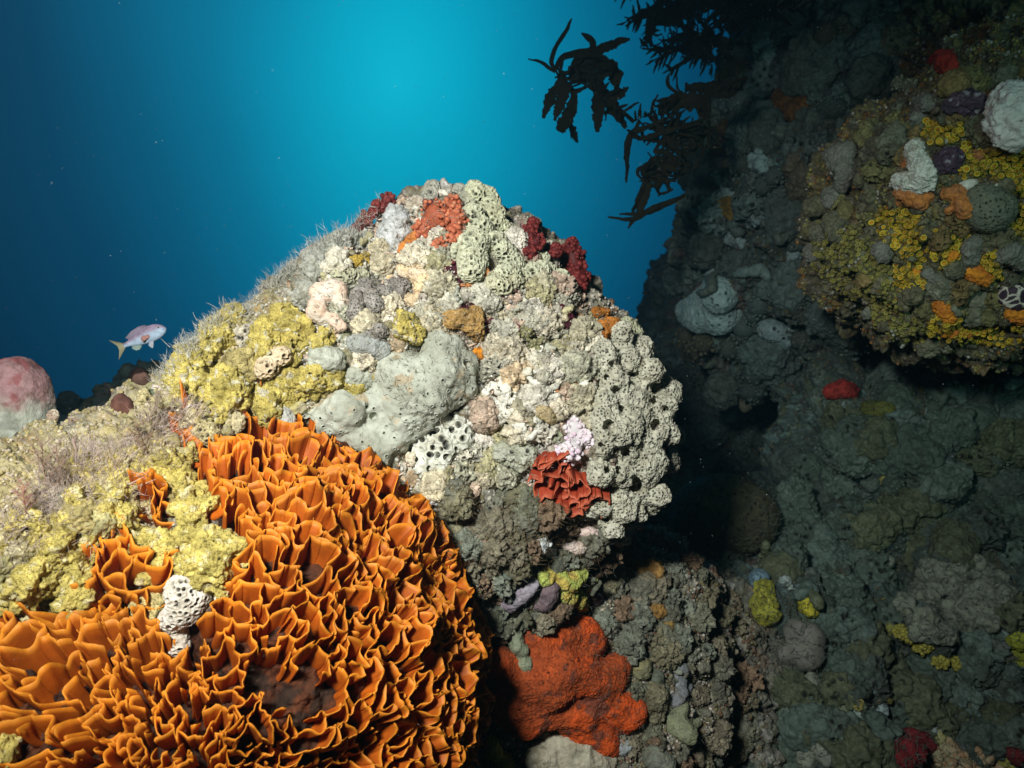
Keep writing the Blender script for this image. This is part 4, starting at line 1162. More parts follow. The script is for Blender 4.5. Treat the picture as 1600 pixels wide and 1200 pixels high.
# lower brow and slope of the mound
colony('crust_sponge', 'broad grey green film sponge against the right edge of the orange dome', 'sponge', [[(640, 800, 20), (660, 815, 18), (670, 830, 14)]], (.30, .31, .22), (.24, .25, .18), mat='sponge', lift=.3, pore=(60., .2, .003, .6))
colony('sea_squirt', 'tiny translucent white sea squirt under the brow of the mound', 'sea squirt', [[(677, 778, 7), (683, 782, 6)]], (.62, .60, .58), (.7, .68, .66), mat='smooth', vox=.0018, k=.001, lift=1.2)
colony('crust_plate', 'upper pinkish white crust plate below the striped sponge', 'crust', [[(905, 828, 8), (920, 830, 9), (928, 836, 6)]], (.80, .64, .56), (.70, .56, .5), mat='shell', vox=.002, k=.0015, lift=.9)
colony('crust_plate', 'lower pinkish white crust plate beside the glinting white patch', 'crust', [[(885, 852, 8), (898, 855, 11), (912, 850, 6)]], (.80, .68, .60), (.70, .58, .5), mat='shell', vox=.002, k=.0015, lift=.9)
colony('crust_plate', 'glinting bluish white crust patch left of the pink plates', 'crust', lattice([(842, 845), (868, 845), (868, 872), (842, 875)], 8, 2.6, 3, .7), (.80, .86, .84), (.6, .66, .64), mat='shell', vox=.002, k=.0015, lift=.9)
colony('crust_sponge', 'small bright orange knob above the pinkish white plates', 'sponge', [[(854, 824, 5), (856, 828, 5)]], (.60, .28, .04), (.5, .2, .03), mat='red', vox=.002, k=.002, lift=.8)
colony('crust_sponge', 'tiny orange knob touching the lower pinkish plate', 'sponge', [[(884, 846, 5)]], (.60, .28, .04), (.5, .2, .03), mat='red', vox=.002, k=.002, lift=.8)
colony('plate_sponge', 'lilac grey sponge ledge sloping under the brown brow', 'sponge', [[(830, 912, 10), (815, 925, 12), (800, 940, 12), (790, 945, 8)]], (.34, .32, .36), (.28, .24, .28), mat='smooth', lift=.6, vox=.003)
colony('plate_sponge', 'dull purple sponge lobe between the lilac ledge and the yellow green crust', 'sponge', [[(858, 915, 12), (850, 935, 14), (840, 945, 10)]], (.18, .13, .14), (.13, .10, .11), mat='smooth', lift=.6, vox=.003)
colony('plate_sponge', 'small dull purple sponge button right of the yellow green crust', 'sponge', [[(928, 930, 10), (930, 938, 9)]], (.14, .09, .11), (.11, .08, .09), mat='smooth', lift=.6, vox=.0025)
colony('crust_sponge', 'yellow green spreading crust sponge above the red sponge', 'sponge', [[(850, 905, 7), (870, 900, 10), (885, 915, 14), (905, 900, 12), (920, 895, 8)], [(875, 930, 8), (900, 935, 13), (912, 950, 8)], [(918, 915, 10), (940, 910, 5)], [(850, 892, 6), (848, 908, 6)]],
       (.44, .52, .12), (.56, .44, .10), mat='sponge', lift=.25, rough=(.004, 80), vox=.003)
for lab, ch, c in [('orange crust patch on the right slope under the mound', [[(1000, 890, 9), (1020, 888, 12), (1030, 900, 9)]], (.34, .20, .06)), ('small orange crust lobe lower on the right slope', [[(1020, 952, 9), (1032, 958, 8)]], (.38, .22, .06)),
                   ('dull orange crust tip near the right edge of the slope', [[(1045, 968, 6), (1046, 980, 6)]], (.30, .2, .06)), ('mustard sponge sliver at the rim of the orange dome', [[(742, 968, 8), (745, 985, 8), (742, 1000, 6)]], (.34, .24, .05)),
                   ('lower mustard sponge sliver by the orange dome', [[(742, 1025, 6), (744, 1040, 7)]], (.30, .22, .05)), ('yellow green sponge finger beside the red sponge', [[(762, 1015, 5), (757, 1028, 6)]], (.46, .44, .08)),
                   ('dull rose crust below the mustard sponge', [[(755, 992, 7), (760, 985, 6)]], (.25, .10, .08))]:
    colony('crust_sponge', lab, 'sponge', ch, c, tuple(v * .7 for v in c), mat='red', vox=.0025, k=.004, lift=.5, rough=(.004, 90))
colony('red_sponge', 'large lobed orange red sponge spread over the lower slope', 'sponge',
       [[(828, 980, 14), (832, 1000, 20), (840, 1020, 18), (860, 1030, 20)], [(860, 1000, 12), (885, 990, 14), (915, 985, 18), (925, 1005, 16), (900, 1015, 16)], [(880, 1040, 24), (915, 1060, 22), (950, 1060, 20), (962, 1045, 14), (975, 1035, 10)],
        [(770, 1025, 16), (790, 1045, 20), (830, 1055, 24), (860, 1070, 28)], [(800, 1090, 20), (840, 1100, 26), (880, 1110, 28), (920, 1105, 30), (955, 1095, 24), (985, 1105, 18), (985, 1125, 14)], [(890, 1135, 18), (920, 1140, 20), (945, 1155, 14), (955, 1168, 8)], [(775, 1090, 12), (785, 1115, 14), (830, 1130, 14)]],
       (.66, .10, .015), (.42, .08, .018), cmix=11., c3=(.22, .06, .03), mat='red', vox=.0036, k=.009, lift=.45, rough=(.0045, 26), fine=(.0018, 220), pore=(45., .12, .003, .3))
colony('tongue_sponge', 'smooth grey green tongue sponge hanging over the red sponge', 'sponge', [[(806, 965, 7), (804, 985, 7), (806, 1000, 8), (815, 1020, 12), (828, 1032, 10), (838, 1038, 6)]], (.24, .28, .18), (.20, .23, .15), mat='smooth', vox=.0025, k=.003, lift=1.9, pore=(60., .1, .002, .4))
colony('lump_sponge', 'rounded cream sponge mound at the bottom edge beneath the red sponge', 'sponge', [[(835, 1180, 26), (860, 1175, 28), (890, 1175, 30), (920, 1180, 26), (945, 1195, 20)], [(860, 1205, 34), (910, 1210, 30)]], (.48, .46, .34), (.40, .38, .28), mat='sponge', vox=.0035, lift=.6, rough=(.006, 30), fine=(.0012, 240))
colony('crust_sponge', 'bright yellow green sponge strip at the lower right foot of the orange dome', 'sponge', [[(765, 1155, 8), (772, 1172, 10), (785, 1188, 10), (795, 1200, 9)]], (.50, .50, .06), (.38, .36, .06), mat='yellow', vox=.0025, lift=.8, rough=(.003, 90))
colony('crust_sponge', 'pale blue grey sponge knob between the orange dome and the red sponge', 'sponge', [[(768, 1098, 6), (776, 1115, 9), (782, 1130, 9)], [(795, 1118, 6), (802, 1132, 6)]], (.38, .42, .40), (.3, .34, .32), mat='sponge', vox=.0025, lift=.7, rough=(.003, 90))
colony('ball_sponge', 'round olive ball sponge at the right tip of the red sponge', 'sponge', [[(1000, 1046, 19)]], (.26, .25, .12), (.22, .22, .13), mat='smooth', vox=.003, lift=.7)
colony('finger_sponge', 'grey green sponge with stubby fingers right of the red sponge', 'sponge', [[(1055, 1140, 14), (1068, 1150, 15)], [(1050, 1130, 9), (1046, 1120, 6)], [(1062, 1130, 8), (1066, 1112, 7), (1070, 1104, 5)], [(1072, 1135, 8), (1086, 1128, 6)], [(1058, 1120, 6), (1058, 1112, 5)]], (.26, .29, .17), (.2, .23, .14), mat='smooth', vox=.003, k=.0035, lift=1.0, pore=(60., .1, .002, .4))
colony('lump_sponge', 'bluish grey sponge stack on the right rim of the lower slope', 'sponge', [[(1066, 1042, 9), (1058, 1060, 11), (1062, 1080, 12), (1055, 1095, 9)]], (.26, .28, .29), (.2, .22, .23), mat='sponge', vox=.003, lift=.6)
colony('lump_sponge', 'grey green sponge bump at the bottom right of the slope', 'sponge', [[(1015, 1180, 16), (1035, 1185, 18)]], (.22, .25, .19), (.18, .2, .16), mat='sponge', vox=.003, lift=.6)
colony('lump_sponge', 'small pale blue sponge under the tip of the red sponge', 'sponge', [[(972, 1170, 9), (978, 1165, 8)]], (.36, .42, .42), (.3, .34, .34), mat='sponge', vox=.003, lift=.6)
settle([main['bv']])
UPQ = [(455, 480), (500, 400), (560, 350), (620, 310), (690, 290), (750, 330), (860, 420), (930, 500), (1000, 540), (950, 600), (920, 700), (860, 760), (640, 790), (580, 700), (460, 600)]
quilt('crust_colony', 'merged lumpy grey green crust, one of many knitted together over the mound', 'sponge', 'crusts covering the mound', UPQ, 25, 9,
      [(.56, .56, .45), (.44, .46, .34), (.66, .64, .52), (.42, .40, .27), (.60, .54, .36), (.50, .51, .42), (.70, .64, .48), (.58, .42, .24), (.40, .40, .31), (.66, .48, .36), (.40, .38, .18), (.72, .70, .60)], seed=1, limit=290, k=.006, lift=.05, rough=(.009, 70), vox=.0025)
LEFTQ = [(240, 620), (350, 500), (450, 490), (600, 600), (440, 670), (290, 690), (300, 800), (330, 900), (240, 990), (60, 980), (-20, 1040), (-20, 830), (100, 730)]
quilt('yellow_crust', 'lumpy cream yellow crust, one of many knitted together over the left slope', 'sponge', 'yellow crusts on the left slope', LEFTQ, 33, 11,
      [(.52, .43, .15), (.44, .36, .11), (.56, .51, .32), (.42, .36, .18), (.52, .46, .28), (.42, .40, .17), (.60, .56, .48)], seed=2, limit=200, mats=('yellow', 'yellow', 'growth'), lift=.3, k=.004, rough=(.008, 60))
BROWQ = [(640, 770), (760, 760), (900, 800), (960, 860), (1060, 860), (1140, 900), (1180, 1100), (1170, 1220), (780, 1220), (760, 980), (720, 900)]
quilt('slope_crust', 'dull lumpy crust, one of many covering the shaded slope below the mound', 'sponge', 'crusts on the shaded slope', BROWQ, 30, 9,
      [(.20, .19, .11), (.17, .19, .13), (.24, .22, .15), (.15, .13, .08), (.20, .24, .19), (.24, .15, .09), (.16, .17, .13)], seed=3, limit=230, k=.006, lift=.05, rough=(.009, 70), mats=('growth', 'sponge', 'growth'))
# anonymous little growths, one object each
UP = [(455, 480), (500, 420), (560, 370), (620, 320), (680, 300), (700, 400), (720, 440), (860, 470), (930, 540), (910, 620), (880, 650), (860, 760), (640, 790), (560, 600), (460, 560)]
strew('grey_nodule', 'small pale grey sponge nodule crowded among others on the mound', 'sponge', 'grey nodules on the mound', UP, 42, 8, ['lump', 'finger'], (.56, .56, .47), (.40, .40, .33), 'sponge', seed=1, limit=90)
strew('pale_rosette', 'small pale ragged crust rosette on the mound', 'crust', 'pale rosettes on the mound', UP, 40, 9, ['plate', 'net'], (.70, .68, .56), (.50, .48, .38), 'shell', seed=2, limit=90)
strew('olive_cushion', 'small knobbly olive cushion on the mound', 'crust', 'olive cushions on the mound', UP, 48, 10, ['knob'], (.26, .25, .13), (.40, .38, .26), 'growth', seed=3, limit=45)
LEFT = [(240, 600), (350, 500), (450, 500), (600, 600), (440, 660), (290, 690), (200, 800), (280, 870), (60, 960), (-20, 1000), (-20, 820), (100, 720)]
strew('yellow_nub', 'small sandy yellow sponge nub on the left slope', 'sponge', 'yellow nubs on the left slope', LEFT, 28, 12, ['lump', 'finger', 'knob'], (.60, .52, .22), (.50, .44, .26), 'yellow', seed=4, limit=110)
strew('white_crust', 'small white knobbly crust on the left slope', 'crust', 'white crusts on the left slope', LEFT, 62, 9, ['knob', 'plate'], (.72, .66, .62), (.6, .5, .48), 'shell', seed=5, limit=30)
LOWS = [(740, 900), (900, 860), (1000, 850), (1060, 900), (1090, 1000), (1095, 1100), (1060, 1200), (960, 1200), (1000, 1080), (960, 1000), (800, 960)]
strew('slope_nodule', 'small grey green lump low on the shaded slope', 'sponge', 'lumps on the shaded slope', LOWS, 30, 11, ['lump', 'finger', 'net'], (.20, .22, .16), (.14, .15, .11), 'sponge', seed=6, limit=80)
# countless crumbs of crust
ALLM = [(330, 480), (1100, 250), (1100, 860), (1120, 1250), (700, 1250), (720, 1000), (640, 820), (560, 690), (440, 660)]
crust('encrusting_growth', 'countless pale and brown crumbs of encrusting growth over the mound', main, 15000, ALLM, 2.1, [(.50, .50, .42), (.38, .38, .30), (.60, .59, .50), (.34, .32, .22), (.44, .42, .34), (.40, .36, .26), (.52, .46, .38), (.28, .26, .18)], seed=1, clump=34)
crust('encrusting_growth', 'countless tiny white flakes and tubes over the upper mound', main, 5000, UP, 3.6, [(.74, .72, .62), (.60, .60, .52), (.66, .50, .38)], kinds=(5, 6), seed=2, mat='shell', clump=22)
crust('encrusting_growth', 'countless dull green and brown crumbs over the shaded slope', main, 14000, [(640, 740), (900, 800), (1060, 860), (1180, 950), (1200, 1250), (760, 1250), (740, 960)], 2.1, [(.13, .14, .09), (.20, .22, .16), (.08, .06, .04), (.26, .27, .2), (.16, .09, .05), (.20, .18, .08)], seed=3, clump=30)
crust('red_algae', 'countless little dark red seaweed blades in the crevices of the mound', main, 2600, [(660, 300), (760, 420), (880, 450), (900, 520), (760, 520), (700, 470)], 4.2, [(.07, .012, .02), (.12, .02, .03)], kinds=(5,), seed=4, mat='frill', clump=12, cat='seaweed', lift=.8)

crust('encrusting_growth', 'countless cream and yellow crumbs over the left slope', main, 7000, [(-80, 560), (340, 480), (440, 660), (300, 690), (290, 880), (60, 980), (-80, 1020)], 2.2, [(.50, .42, .20), (.42, .36, .16), (.56, .50, .36), (.36, .30, .14), (.50, .42, .32)], seed=7, clump=34)

# ================================================================== the ledge on the upper right
_p = USE[0][-1]; settle([main['bv'], _p]); MAINSET = list(USE[0])
quilt_dim = dict(mats=('sponge', 'growth', 'sponge'), lift=.2)
USE[:] = [[ledge['bv']], 1.6]
yp = dict(ca=(.50, .44, .03), cb=(.40, .20, .01), cbase=(.26, .18, .02))
for lab, pl, r in [('yellow cup polyps clustered beside the upper purple round sponge', [(1438, 195), (1470, 182), (1508, 190), (1503, 222), (1470, 230), (1445, 225)], 4.2),
                   ('yellow cup polyps between the purple round sponge and the white lumpy sponge', [(1500, 222), (1525, 218), (1540, 250), (1535, 280), (1500, 278), (1492, 245)], 4.2),
                   ('large band of yellow and orange cup polyps below the white lumpy sponge', [(1530, 230), (1610, 235), (1610, 310), (1585, 300), (1550, 278)], 4.4),
                   ('densest patch of yellow cup polyps under the orange crust', [(1382, 320), (1440, 330), (1445, 372), (1425, 395), (1388, 388), (1362, 350)], 3.9),
                   ('olive yellow polyps at the middle of the ledge', [(1400, 415), (1448, 420), (1452, 455), (1415, 455), (1395, 435)], 3.6),
                   ('small round cushion of yellow polyps between the two polyp patches', [(1412, 393), (1445, 392), (1444, 414), (1415, 415)], 3.4),
                   ('yellow and orange polyps below the fuzzy grey dome', [(1455, 362), (1515, 360), (1520, 410), (1490, 440), (1450, 400)], 3.8),
                   ('orange tinged polyps at the right edge under the fuzzy dome', [(1560, 322), (1610, 320), (1610, 372), (1570, 368), (1556, 345)], 4.0),
                   ('yellow polyps left of the black and white sea squirt', [(1525, 400), (1560, 385), (1560, 440), (1530, 440)], 3.6),
                   ('olive polyps along the lower lip of the ledge', [(1455, 490), (1540, 500), (1600, 505), (1600, 540), (1500, 535), (1450, 520)], 3.4)]:
    r *= 1.12; polyps('cup_coral', lab, 'coral', pl, r * 1.7, r, seed=int(pl[0][0]), **yp)
for lab, pl in [('dull olive polyp turf on the left cheek of the ledge', [(1270, 370), (1330, 350), (1390, 400), (1390, 470), (1330, 470), (1265, 410)]),
                ('dull olive polyp turf under the lower left of the ledge', [(1330, 475), (1400, 470), (1460, 520), (1450, 545), (1380, 515)])]:
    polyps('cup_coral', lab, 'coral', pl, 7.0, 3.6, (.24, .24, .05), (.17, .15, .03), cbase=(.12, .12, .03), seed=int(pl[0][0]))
colony('lump_sponge', 'white lumpy sponge with black pores at the right edge of the ledge', 'sponge', [[(1565, 160, 26), (1590, 165, 28), (1595, 200, 28), (1565, 200, 24), (1580, 215, 18)], [(1550, 178, 14)]], (.66, .66, .62), (.58, .58, .54), mat='smooth', lift=.7, vox=.0035, rough=(.010, 28), pore=(48., .17, .012))
colony('fuzzy_sponge', 'fuzzy grey green dome sponge in the middle of the polyps', 'sponge', [[(1545, 312, 32), (1555, 322, 34)], [(1530, 335, 18)]], (.17, .19, .13), (.13, .15, .11), mat='sponge', lift=.5, vox=.0045, rough=(.002, 60), fine=(.0016, 180), pore=(110., .35, .004))
for lab, ch in [('dark purple round sponge beside the white crust', [[(1470, 255, 20), (1478, 250, 18)]]), ('dark purple crumpled sponge above the yellow polyps', [[(1490, 165, 14), (1512, 160, 16), (1525, 172, 12)]])]:
    colony('purple_sponge', lab, 'sponge', ch, (.075, .045, .075), (.05, .035, .05), c3=(.26, .24, .28), mat='ridge', lift=.7, vox=.004, rough=(.008, 60))
colony('white_crust', 'white fan shaped crust left of the dark purple sponge', 'crust', [[(1428, 225, 7), (1432, 245, 12), (1445, 270, 16)], [(1405, 285, 12), (1430, 285, 15), (1455, 285, 8)]], (.62, .66, .58), (.5, .54, .46), mat='yellow', lift=.25, vox=.0035, rough=(.006, 70), fine=(.002, 200))
colony('white_crust', 'small white crust under the purple sponge pointing right', 'crust', [[(1505, 292, 8), (1520, 288, 8)], [(1512, 298, 6)]], (.62, .64, .56), (.5, .54, .46), mat='shell', lift=.4, vox=.003)
for lab, ch in [('orange leathery crust with pale edges above the densest yellow polyps', [[(1408, 300, 9), (1420, 305, 11), (1440, 318, 9)], [(1405, 315, 8)], [(1444, 300, 8), (1455, 306, 6)]]), ('orange folded crust hanging beside the fuzzy dome', [[(1478, 305, 7), (1495, 300, 9), (1502, 320, 10), (1510, 335, 7)], [(1485, 328, 6)]]),
                ('small orange crust piece between purple sponge and fan crust', [[(1418, 252, 7), (1416, 258, 6)]]), ('round rusty knob among the yellow polyps', [[(1526, 243, 9)]])]:
    colony('crust_sponge', lab, 'sponge', ch, (.50, .20, .05), (.40, .17, .06), mat='red', lift=.5, vox=.003, rough=(.004, 80))
for lab, ch in [('bright orange sponge at the lower middle of the ledge', [[(1468, 472, 8), (1478, 485, 10), (1484, 500, 6)]]), ('fuzzy orange sponge blob right of the middle', [[(1520, 425, 12), (1540, 432, 13)]]), ('bright orange sponge under the black and white sea squirt', [[(1580, 490, 10), (1600, 494, 14)]]),
                ('orange glow of sponge among olive polyps', [[(1490, 402, 8)]]), ('orange nodule near the lower left polyps', [[(1430, 425, 7)]]), ('orange sponge streak on the lower lip', [[(1472, 519, 4), (1490, 518, 4), (1512, 520, 4)]])]:
    colony('orange_sponge', lab, 'sponge', ch, (.70, .27, .02), (.50, .17, .02), mat='red', lift=.6, vox=.003, rough=(.005, 80))
sq = colony('sea_squirt', 'black and white marbled sea squirt at the right edge of the ledge', 'sea squirt', [[(1580, 445, 12), (1590, 455, 14)], [(1570, 468, 13), (1585, 475, 13)]], (.05, .035, .05), (.05, .035, .05), mat='smooth', lift=.9, vox=.003, rough=(.003, 50))
_me = sq.data; _co = np.empty(len(_me.vertices) * 3, F); _me.vertices.foreach_get('co', _co); _co = _co.reshape(-1, 3)
_f1, _f2, _ = worley(_co + vnoise(_co, 60, 3) * .004, 48, 4); _w = (1 - sstep(.08, .16, _f2 - _f1))[:, None]
_c = np.ones((len(_co), 4), F); _c[:, :3] = np.array((.045, .03, .045)) * (1 - _w) + np.array((.62, .60, .50)) * _w; _me.attributes['Col'].data.foreach_set('color', _c.ravel())
for lab, ch in [('grey ridged sponge above the black and white sea squirt', [[(1575, 390, 18), (1590, 400, 20)]]), ('grey ridged sponge running down the middle of the ledge', [[(1525, 380, 12), (1515, 400, 12), (1505, 420, 9)]]), ('dim grey ridged knob left of the olive polyps', [[(1375, 385, 12), (1380, 402, 11)]]),
                ('small grey netted sponge by the middle polyps', [[(1455, 425, 9), (1460, 438, 9)]]), ('grey rounded lobe on the left rim of the ledge', [[(1300, 305, 12), (1296, 318, 12)]]), ('long grey folded lobe at the upper left of the ledge', [[(1312, 262, 16), (1305, 240, 14), (1330, 235, 14), (1318, 285, 12)]]),
                ('pale blue grey lobe low on the left rim of the ledge', [[(1272, 400, 10), (1268, 385, 9)]]), ('tiny bluish knob under the left lip of the ledge', [[(1356, 490, 8)]]), ('pale green knobbly sponge above the first polyps', [[(1440, 165, 14), (1460, 160, 14), (1430, 190, 9)]])]:
    colony('ridged_sponge', lab, 'sponge', ch, (.17, .18, .15), (.13, .14, .11), mat='ridge', lift=.7, vox=.0035, rough=(.004, 60), stripe=(.0012, .009))
settle([ledge['bv']])
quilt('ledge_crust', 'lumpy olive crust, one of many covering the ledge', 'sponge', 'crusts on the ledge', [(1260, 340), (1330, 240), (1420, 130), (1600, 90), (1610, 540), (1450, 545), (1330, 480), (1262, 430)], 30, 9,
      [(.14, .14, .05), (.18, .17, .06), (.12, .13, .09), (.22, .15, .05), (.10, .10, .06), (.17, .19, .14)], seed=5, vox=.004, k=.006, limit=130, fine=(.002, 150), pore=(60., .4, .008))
strew('ledge_nodule', 'small dull nodule on the ledge', 'sponge', 'dull nodules on the ledge', [(1260, 340), (1330, 240), (1420, 150), (1600, 120), (1610, 540), (1450, 545), (1330, 480), (1262, 430)], 24, 8, ['lump', 'knob', 'net'], (.20, .20, .12), (.13, .12, .07), 'growth', seed=11, limit=120)
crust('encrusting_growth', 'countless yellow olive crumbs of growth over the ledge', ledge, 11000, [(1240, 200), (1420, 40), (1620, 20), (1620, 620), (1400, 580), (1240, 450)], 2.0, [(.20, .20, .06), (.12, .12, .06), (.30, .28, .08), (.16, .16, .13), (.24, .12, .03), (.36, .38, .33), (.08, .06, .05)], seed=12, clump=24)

# ================================================================== the dark wall behind
USE[:] = [[wall['bv']], 2.6]
colony('pore_sponge', 'heart shaped blue grey sponge covered in pores on the dark wall', 'sponge', [[(1126, 428, 14), (1130, 445, 20), (1136, 468, 24), (1138, 490, 22)], [(1080, 480, 18), (1092, 492, 22), (1105, 502, 22), (1125, 505, 20)], [(1108, 474, 22), (1120, 485, 26)]], (.28, .42, .40), (.22, .34, .33), mat='smooth', lift=.55, vox=.008, k=.022, rough=(.006, 20), pore=(38., .36, .014))
colony('pore_sponge', 'blocky blue grey sponge right of the heart shaped one', 'sponge', [[(1195, 512, 13), (1215, 522, 15), (1235, 532, 9)]], (.24, .36, .36), (.18, .28, .28), mat='smooth', lift=1.1, vox=.007, k=.01, rough=(.006, 20), pore=(34., .36, .012))
for lab, ch in [('pale ragged sponge patch high on the wall beside the kelp', [[(1190, 75, 12), (1205, 82, 14), (1200, 95, 8)]]), ('blue grey branching patch above the heart shaped sponge', [[(1110, 368, 7), (1128, 380, 9), (1125, 395, 6)], [(1140, 372, 6), (1160, 382, 4)]]),
                ('pale blue crust patch at the middle of the wall', [[(1178, 250, 10), (1195, 258, 11)], [(1185, 240, 6)]]), ('pale blue crust streak on the wall below the kelp', [[(1120, 300, 8), (1140, 305, 10), (1135, 290, 6)]]),
                ('pale crust patch left of the ledge', [[(1180, 340, 10), (1195, 330, 8), (1172, 350, 6)]]), ('pale greenish crust patch under the upper wall', [[(1190, 170, 7), (1205, 185, 9), (1215, 180, 6)]]),
                ('small pale blue knob right of the blocky sponge', [[(1310, 545, 9)]]), ('faint blue sponge patch left of the ledge lip', [[(1235, 400, 8), (1245, 395, 6)]])]:
    colony('wall_sponge', lab, 'sponge', ch, (.24, .36, .35), (.16, .24, .24), mat='yellow', lift=.25, vox=.008, k=.008, rough=(.012, 40), fine=(.004, 120))
for lab, ch, c in [('red flap sponge high on the wall above the ledge', [[(1462, 90, 7), (1480, 100, 14), (1492, 105, 12)], [(1484, 122, 7)]], (.38, .035, .02)), ('rusty sponge patch on the upper wall', [[(1225, 160, 22), (1250, 175, 20)]], (.15, .07, .02)),
                   ('mustard sponge patch low on the wall', [[(1140, 320, 16), (1150, 335, 14)]], (.17, .12, .02)), ('ochre sponge patch under the kelp roots', [[(1115, 235, 12), (1135, 225, 14)]], (.14, .08, .03)), ('brown sponge patch on the wall beside the kelp', [[(1135, 200, 12)]], (.14, .08, .03))]:
    USE[0] = None if 'red' in lab else [wall['bv']]
    colony('wall_sponge', lab, 'sponge', ch, c, tuple(v * .6 for v in c), mat='red', lift=.3, vox=.006, k=.008, rough=(.010, 30), fine=(.003, 120))
USE[0] = [wall['bv']]
settle([wall['bv']])
WP = [(1000, 350), (1100, 220), (1170, 60), (1260, 0), (1600, 0), (1600, 120), (1420, 120), (1260, 260), (1250, 420), (1400, 560), (1200, 720), (1080, 700), (1060, 560)]
quilt('wall_crust', 'dim blue grey lumpy crust, one of many covering the dark wall', 'sponge', 'crusts on the wall', WP, 46, 16,
      [(.06, .10, .09), (.09, .15, .14), (.04, .06, .05), (.14, .24, .23), (.11, .08, .03), (.07, .09, .07)], seed=6, vox=.009, k=.012, nb=12, lift=-.1, limit=120, mixc=.5, rough=(.020, 24), fine=(.003, 90), pore=(34., .4, .012))
strew('wall_growth', 'dim lump of growth on the dark wall', 'sponge', 'dim growths on the wall', WP, 46, 9, ['lump', 'knob', 'net', 'finger'], (.10, .13, .12), (.06, .07, .06), 'growth', seed=21, limit=80)
crust('encrusting_growth', 'countless dim crumbs of growth over the dark wall', wall, 8000, [(960, 0), (1600, 0), (1600, 800), (960, 800)], 2.2, [(.08, .10, .08), (.06, .06, .05), (.12, .16, .15), (.09, .08, .04), (.05, .05, .05)], seed=22, clump=9)

# ================================================================== the reef floor on the lower right
USE[:] = [[floor_['bv'], wall['bv']], 2.2]
colony('dome_coral', 'large dark brown dome coral in the shadow behind the mound', 'coral', [[(1120, 820, 58), (1145, 815, 60), (1170, 822, 52)]], (.065, .070, .035), (.05, .05, .03), mat='sponge', lift=.6, vox=.009, k=.02, rough=(.004, 20), fine=(.002, 110), pore=(50., .3, .003))
for lab, ch, c in [('dark red sponge to the right of the lower slope beneath the dome coral', [[(1120, 905, 12), (1135, 908, 13)]], (.20, .03, .03)), ('red sponge on a rock edge in the dark middle distance', [[(1300, 618, 12), (1318, 622, 14), (1330, 615, 10)]], (.34, .035, .025)),
                   ('dark red sponge at the bottom edge of the reef floor', [[(1400, 1172, 18), (1430, 1178, 20), (1385, 1190, 14)]], (.20, .02, .025)), ('dark red sponge in the bottom right corner', [[(1595, 1180, 14)]], (.18, .02, .025))]:
    colony('red_sponge', lab, 'sponge', ch, c, tuple(v * .6 for v in c), mat='red', lift=1.1, vox=.006, k=.008, rough=(.006, 40))
for lab, ch, c in [('larger dull yellow sponge in the row on the reef floor', [[(1190, 935, 15), (1205, 948, 17), (1198, 965, 10)]], (.36, .38, .05)), ('bright yellow sponge touching the tip of the grey paddle sponge', [[(1258, 940, 11), (1265, 950, 10)]], (.52, .50, .04)),
                   ('yellow green sponge at the right edge of the picture', [[(1575, 1005, 14), (1592, 1010, 18), (1590, 1028, 10)]], (.34, .40, .04)), ('dim yellow green sponge on the rock beside the red one', [[(1365, 645, 12), (1380, 648, 12)]], (.13, .15, .03)),
                   ('dim green sponge left of the dark fan', [[(1438, 725, 12), (1440, 740, 9)]], (.13, .17, .03))]:
    colony('yellow_sponge', lab, 'sponge', ch, c, tuple(v * .7 for v in c), mat='yellow', lift=1.3, vox=.005, k=.008, rough=(.008, 40))
colony('paddle_sponge', 'smooth grey paddle sponge standing below the yellow sponge', 'sponge', [[(1245, 975, 21), (1243, 990, 25), (1240, 1010, 22), (1233, 1030, 11)]], (.17, .18, .15), (.14, .15, .125), mat='smooth', lift=1.9, vox=.006, k=.008, rough=(.003, 20))
colony('ball_sponge', 'small blue fluffy ball sponge above the dull yellow sponge', 'sponge', [[(1184, 905, 11), (1178, 918, 8)]], (.17, .30, .38), (.12, .22, .28), mat='yellow', lift=1.6, vox=.005, k=.006, rough=(.005, 60))
colony('folded_sponge', 'wide crumpled grey green sponge on the right of the reef floor', 'sponge', blobs([(1450, 880), (1500, 865), (1560, 890), (1590, 920), (1560, 980), (1530, 1010), (1470, 1000), (1420, 980), (1415, 930)], 22, 15, 4, .35) + [[(1460, 900, 20), (1480, 935, 24), (1520, 950, 24), (1560, 930, 18)]],
       (.20, .24, .18), (.16, .19, .15), mat='sponge', lift=1.0, vox=.0065, k=.008, rough=(.012, 26), fine=(.002, 120), carve=[(1478, 938, 7)])
colony('folded_sponge', 'sheet of dull grey green sponge filling the gully floor', 'sponge', blobs([(1090, 960), (1160, 960), (1210, 1000), (1220, 1080), (1180, 1110), (1110, 1040), (1080, 1000)], 24, 18, 9, .35), (.13, .15, .11), (.11, .12, .09), mat='sponge', lift=.35, vox=.0065, k=.01, rough=(.012, 26), fine=(.002, 120))
colony('branching_sponge', 'dull salmon branching sponge in the gully', 'sponge', [[(1095, 1035, 6), (1100, 1055, 7), (1112, 1068, 7), (1125, 1058, 7)], [(1085, 1060, 6), (1100, 1075, 6)], [(1112, 1050, 5), (1120, 1042, 5)], [(1130, 1062, 7), (1128, 1050, 5)]], (.26, .13, .09), (.2, .1, .07), mat='smooth', lift=1.0, vox=.004, k=.004)
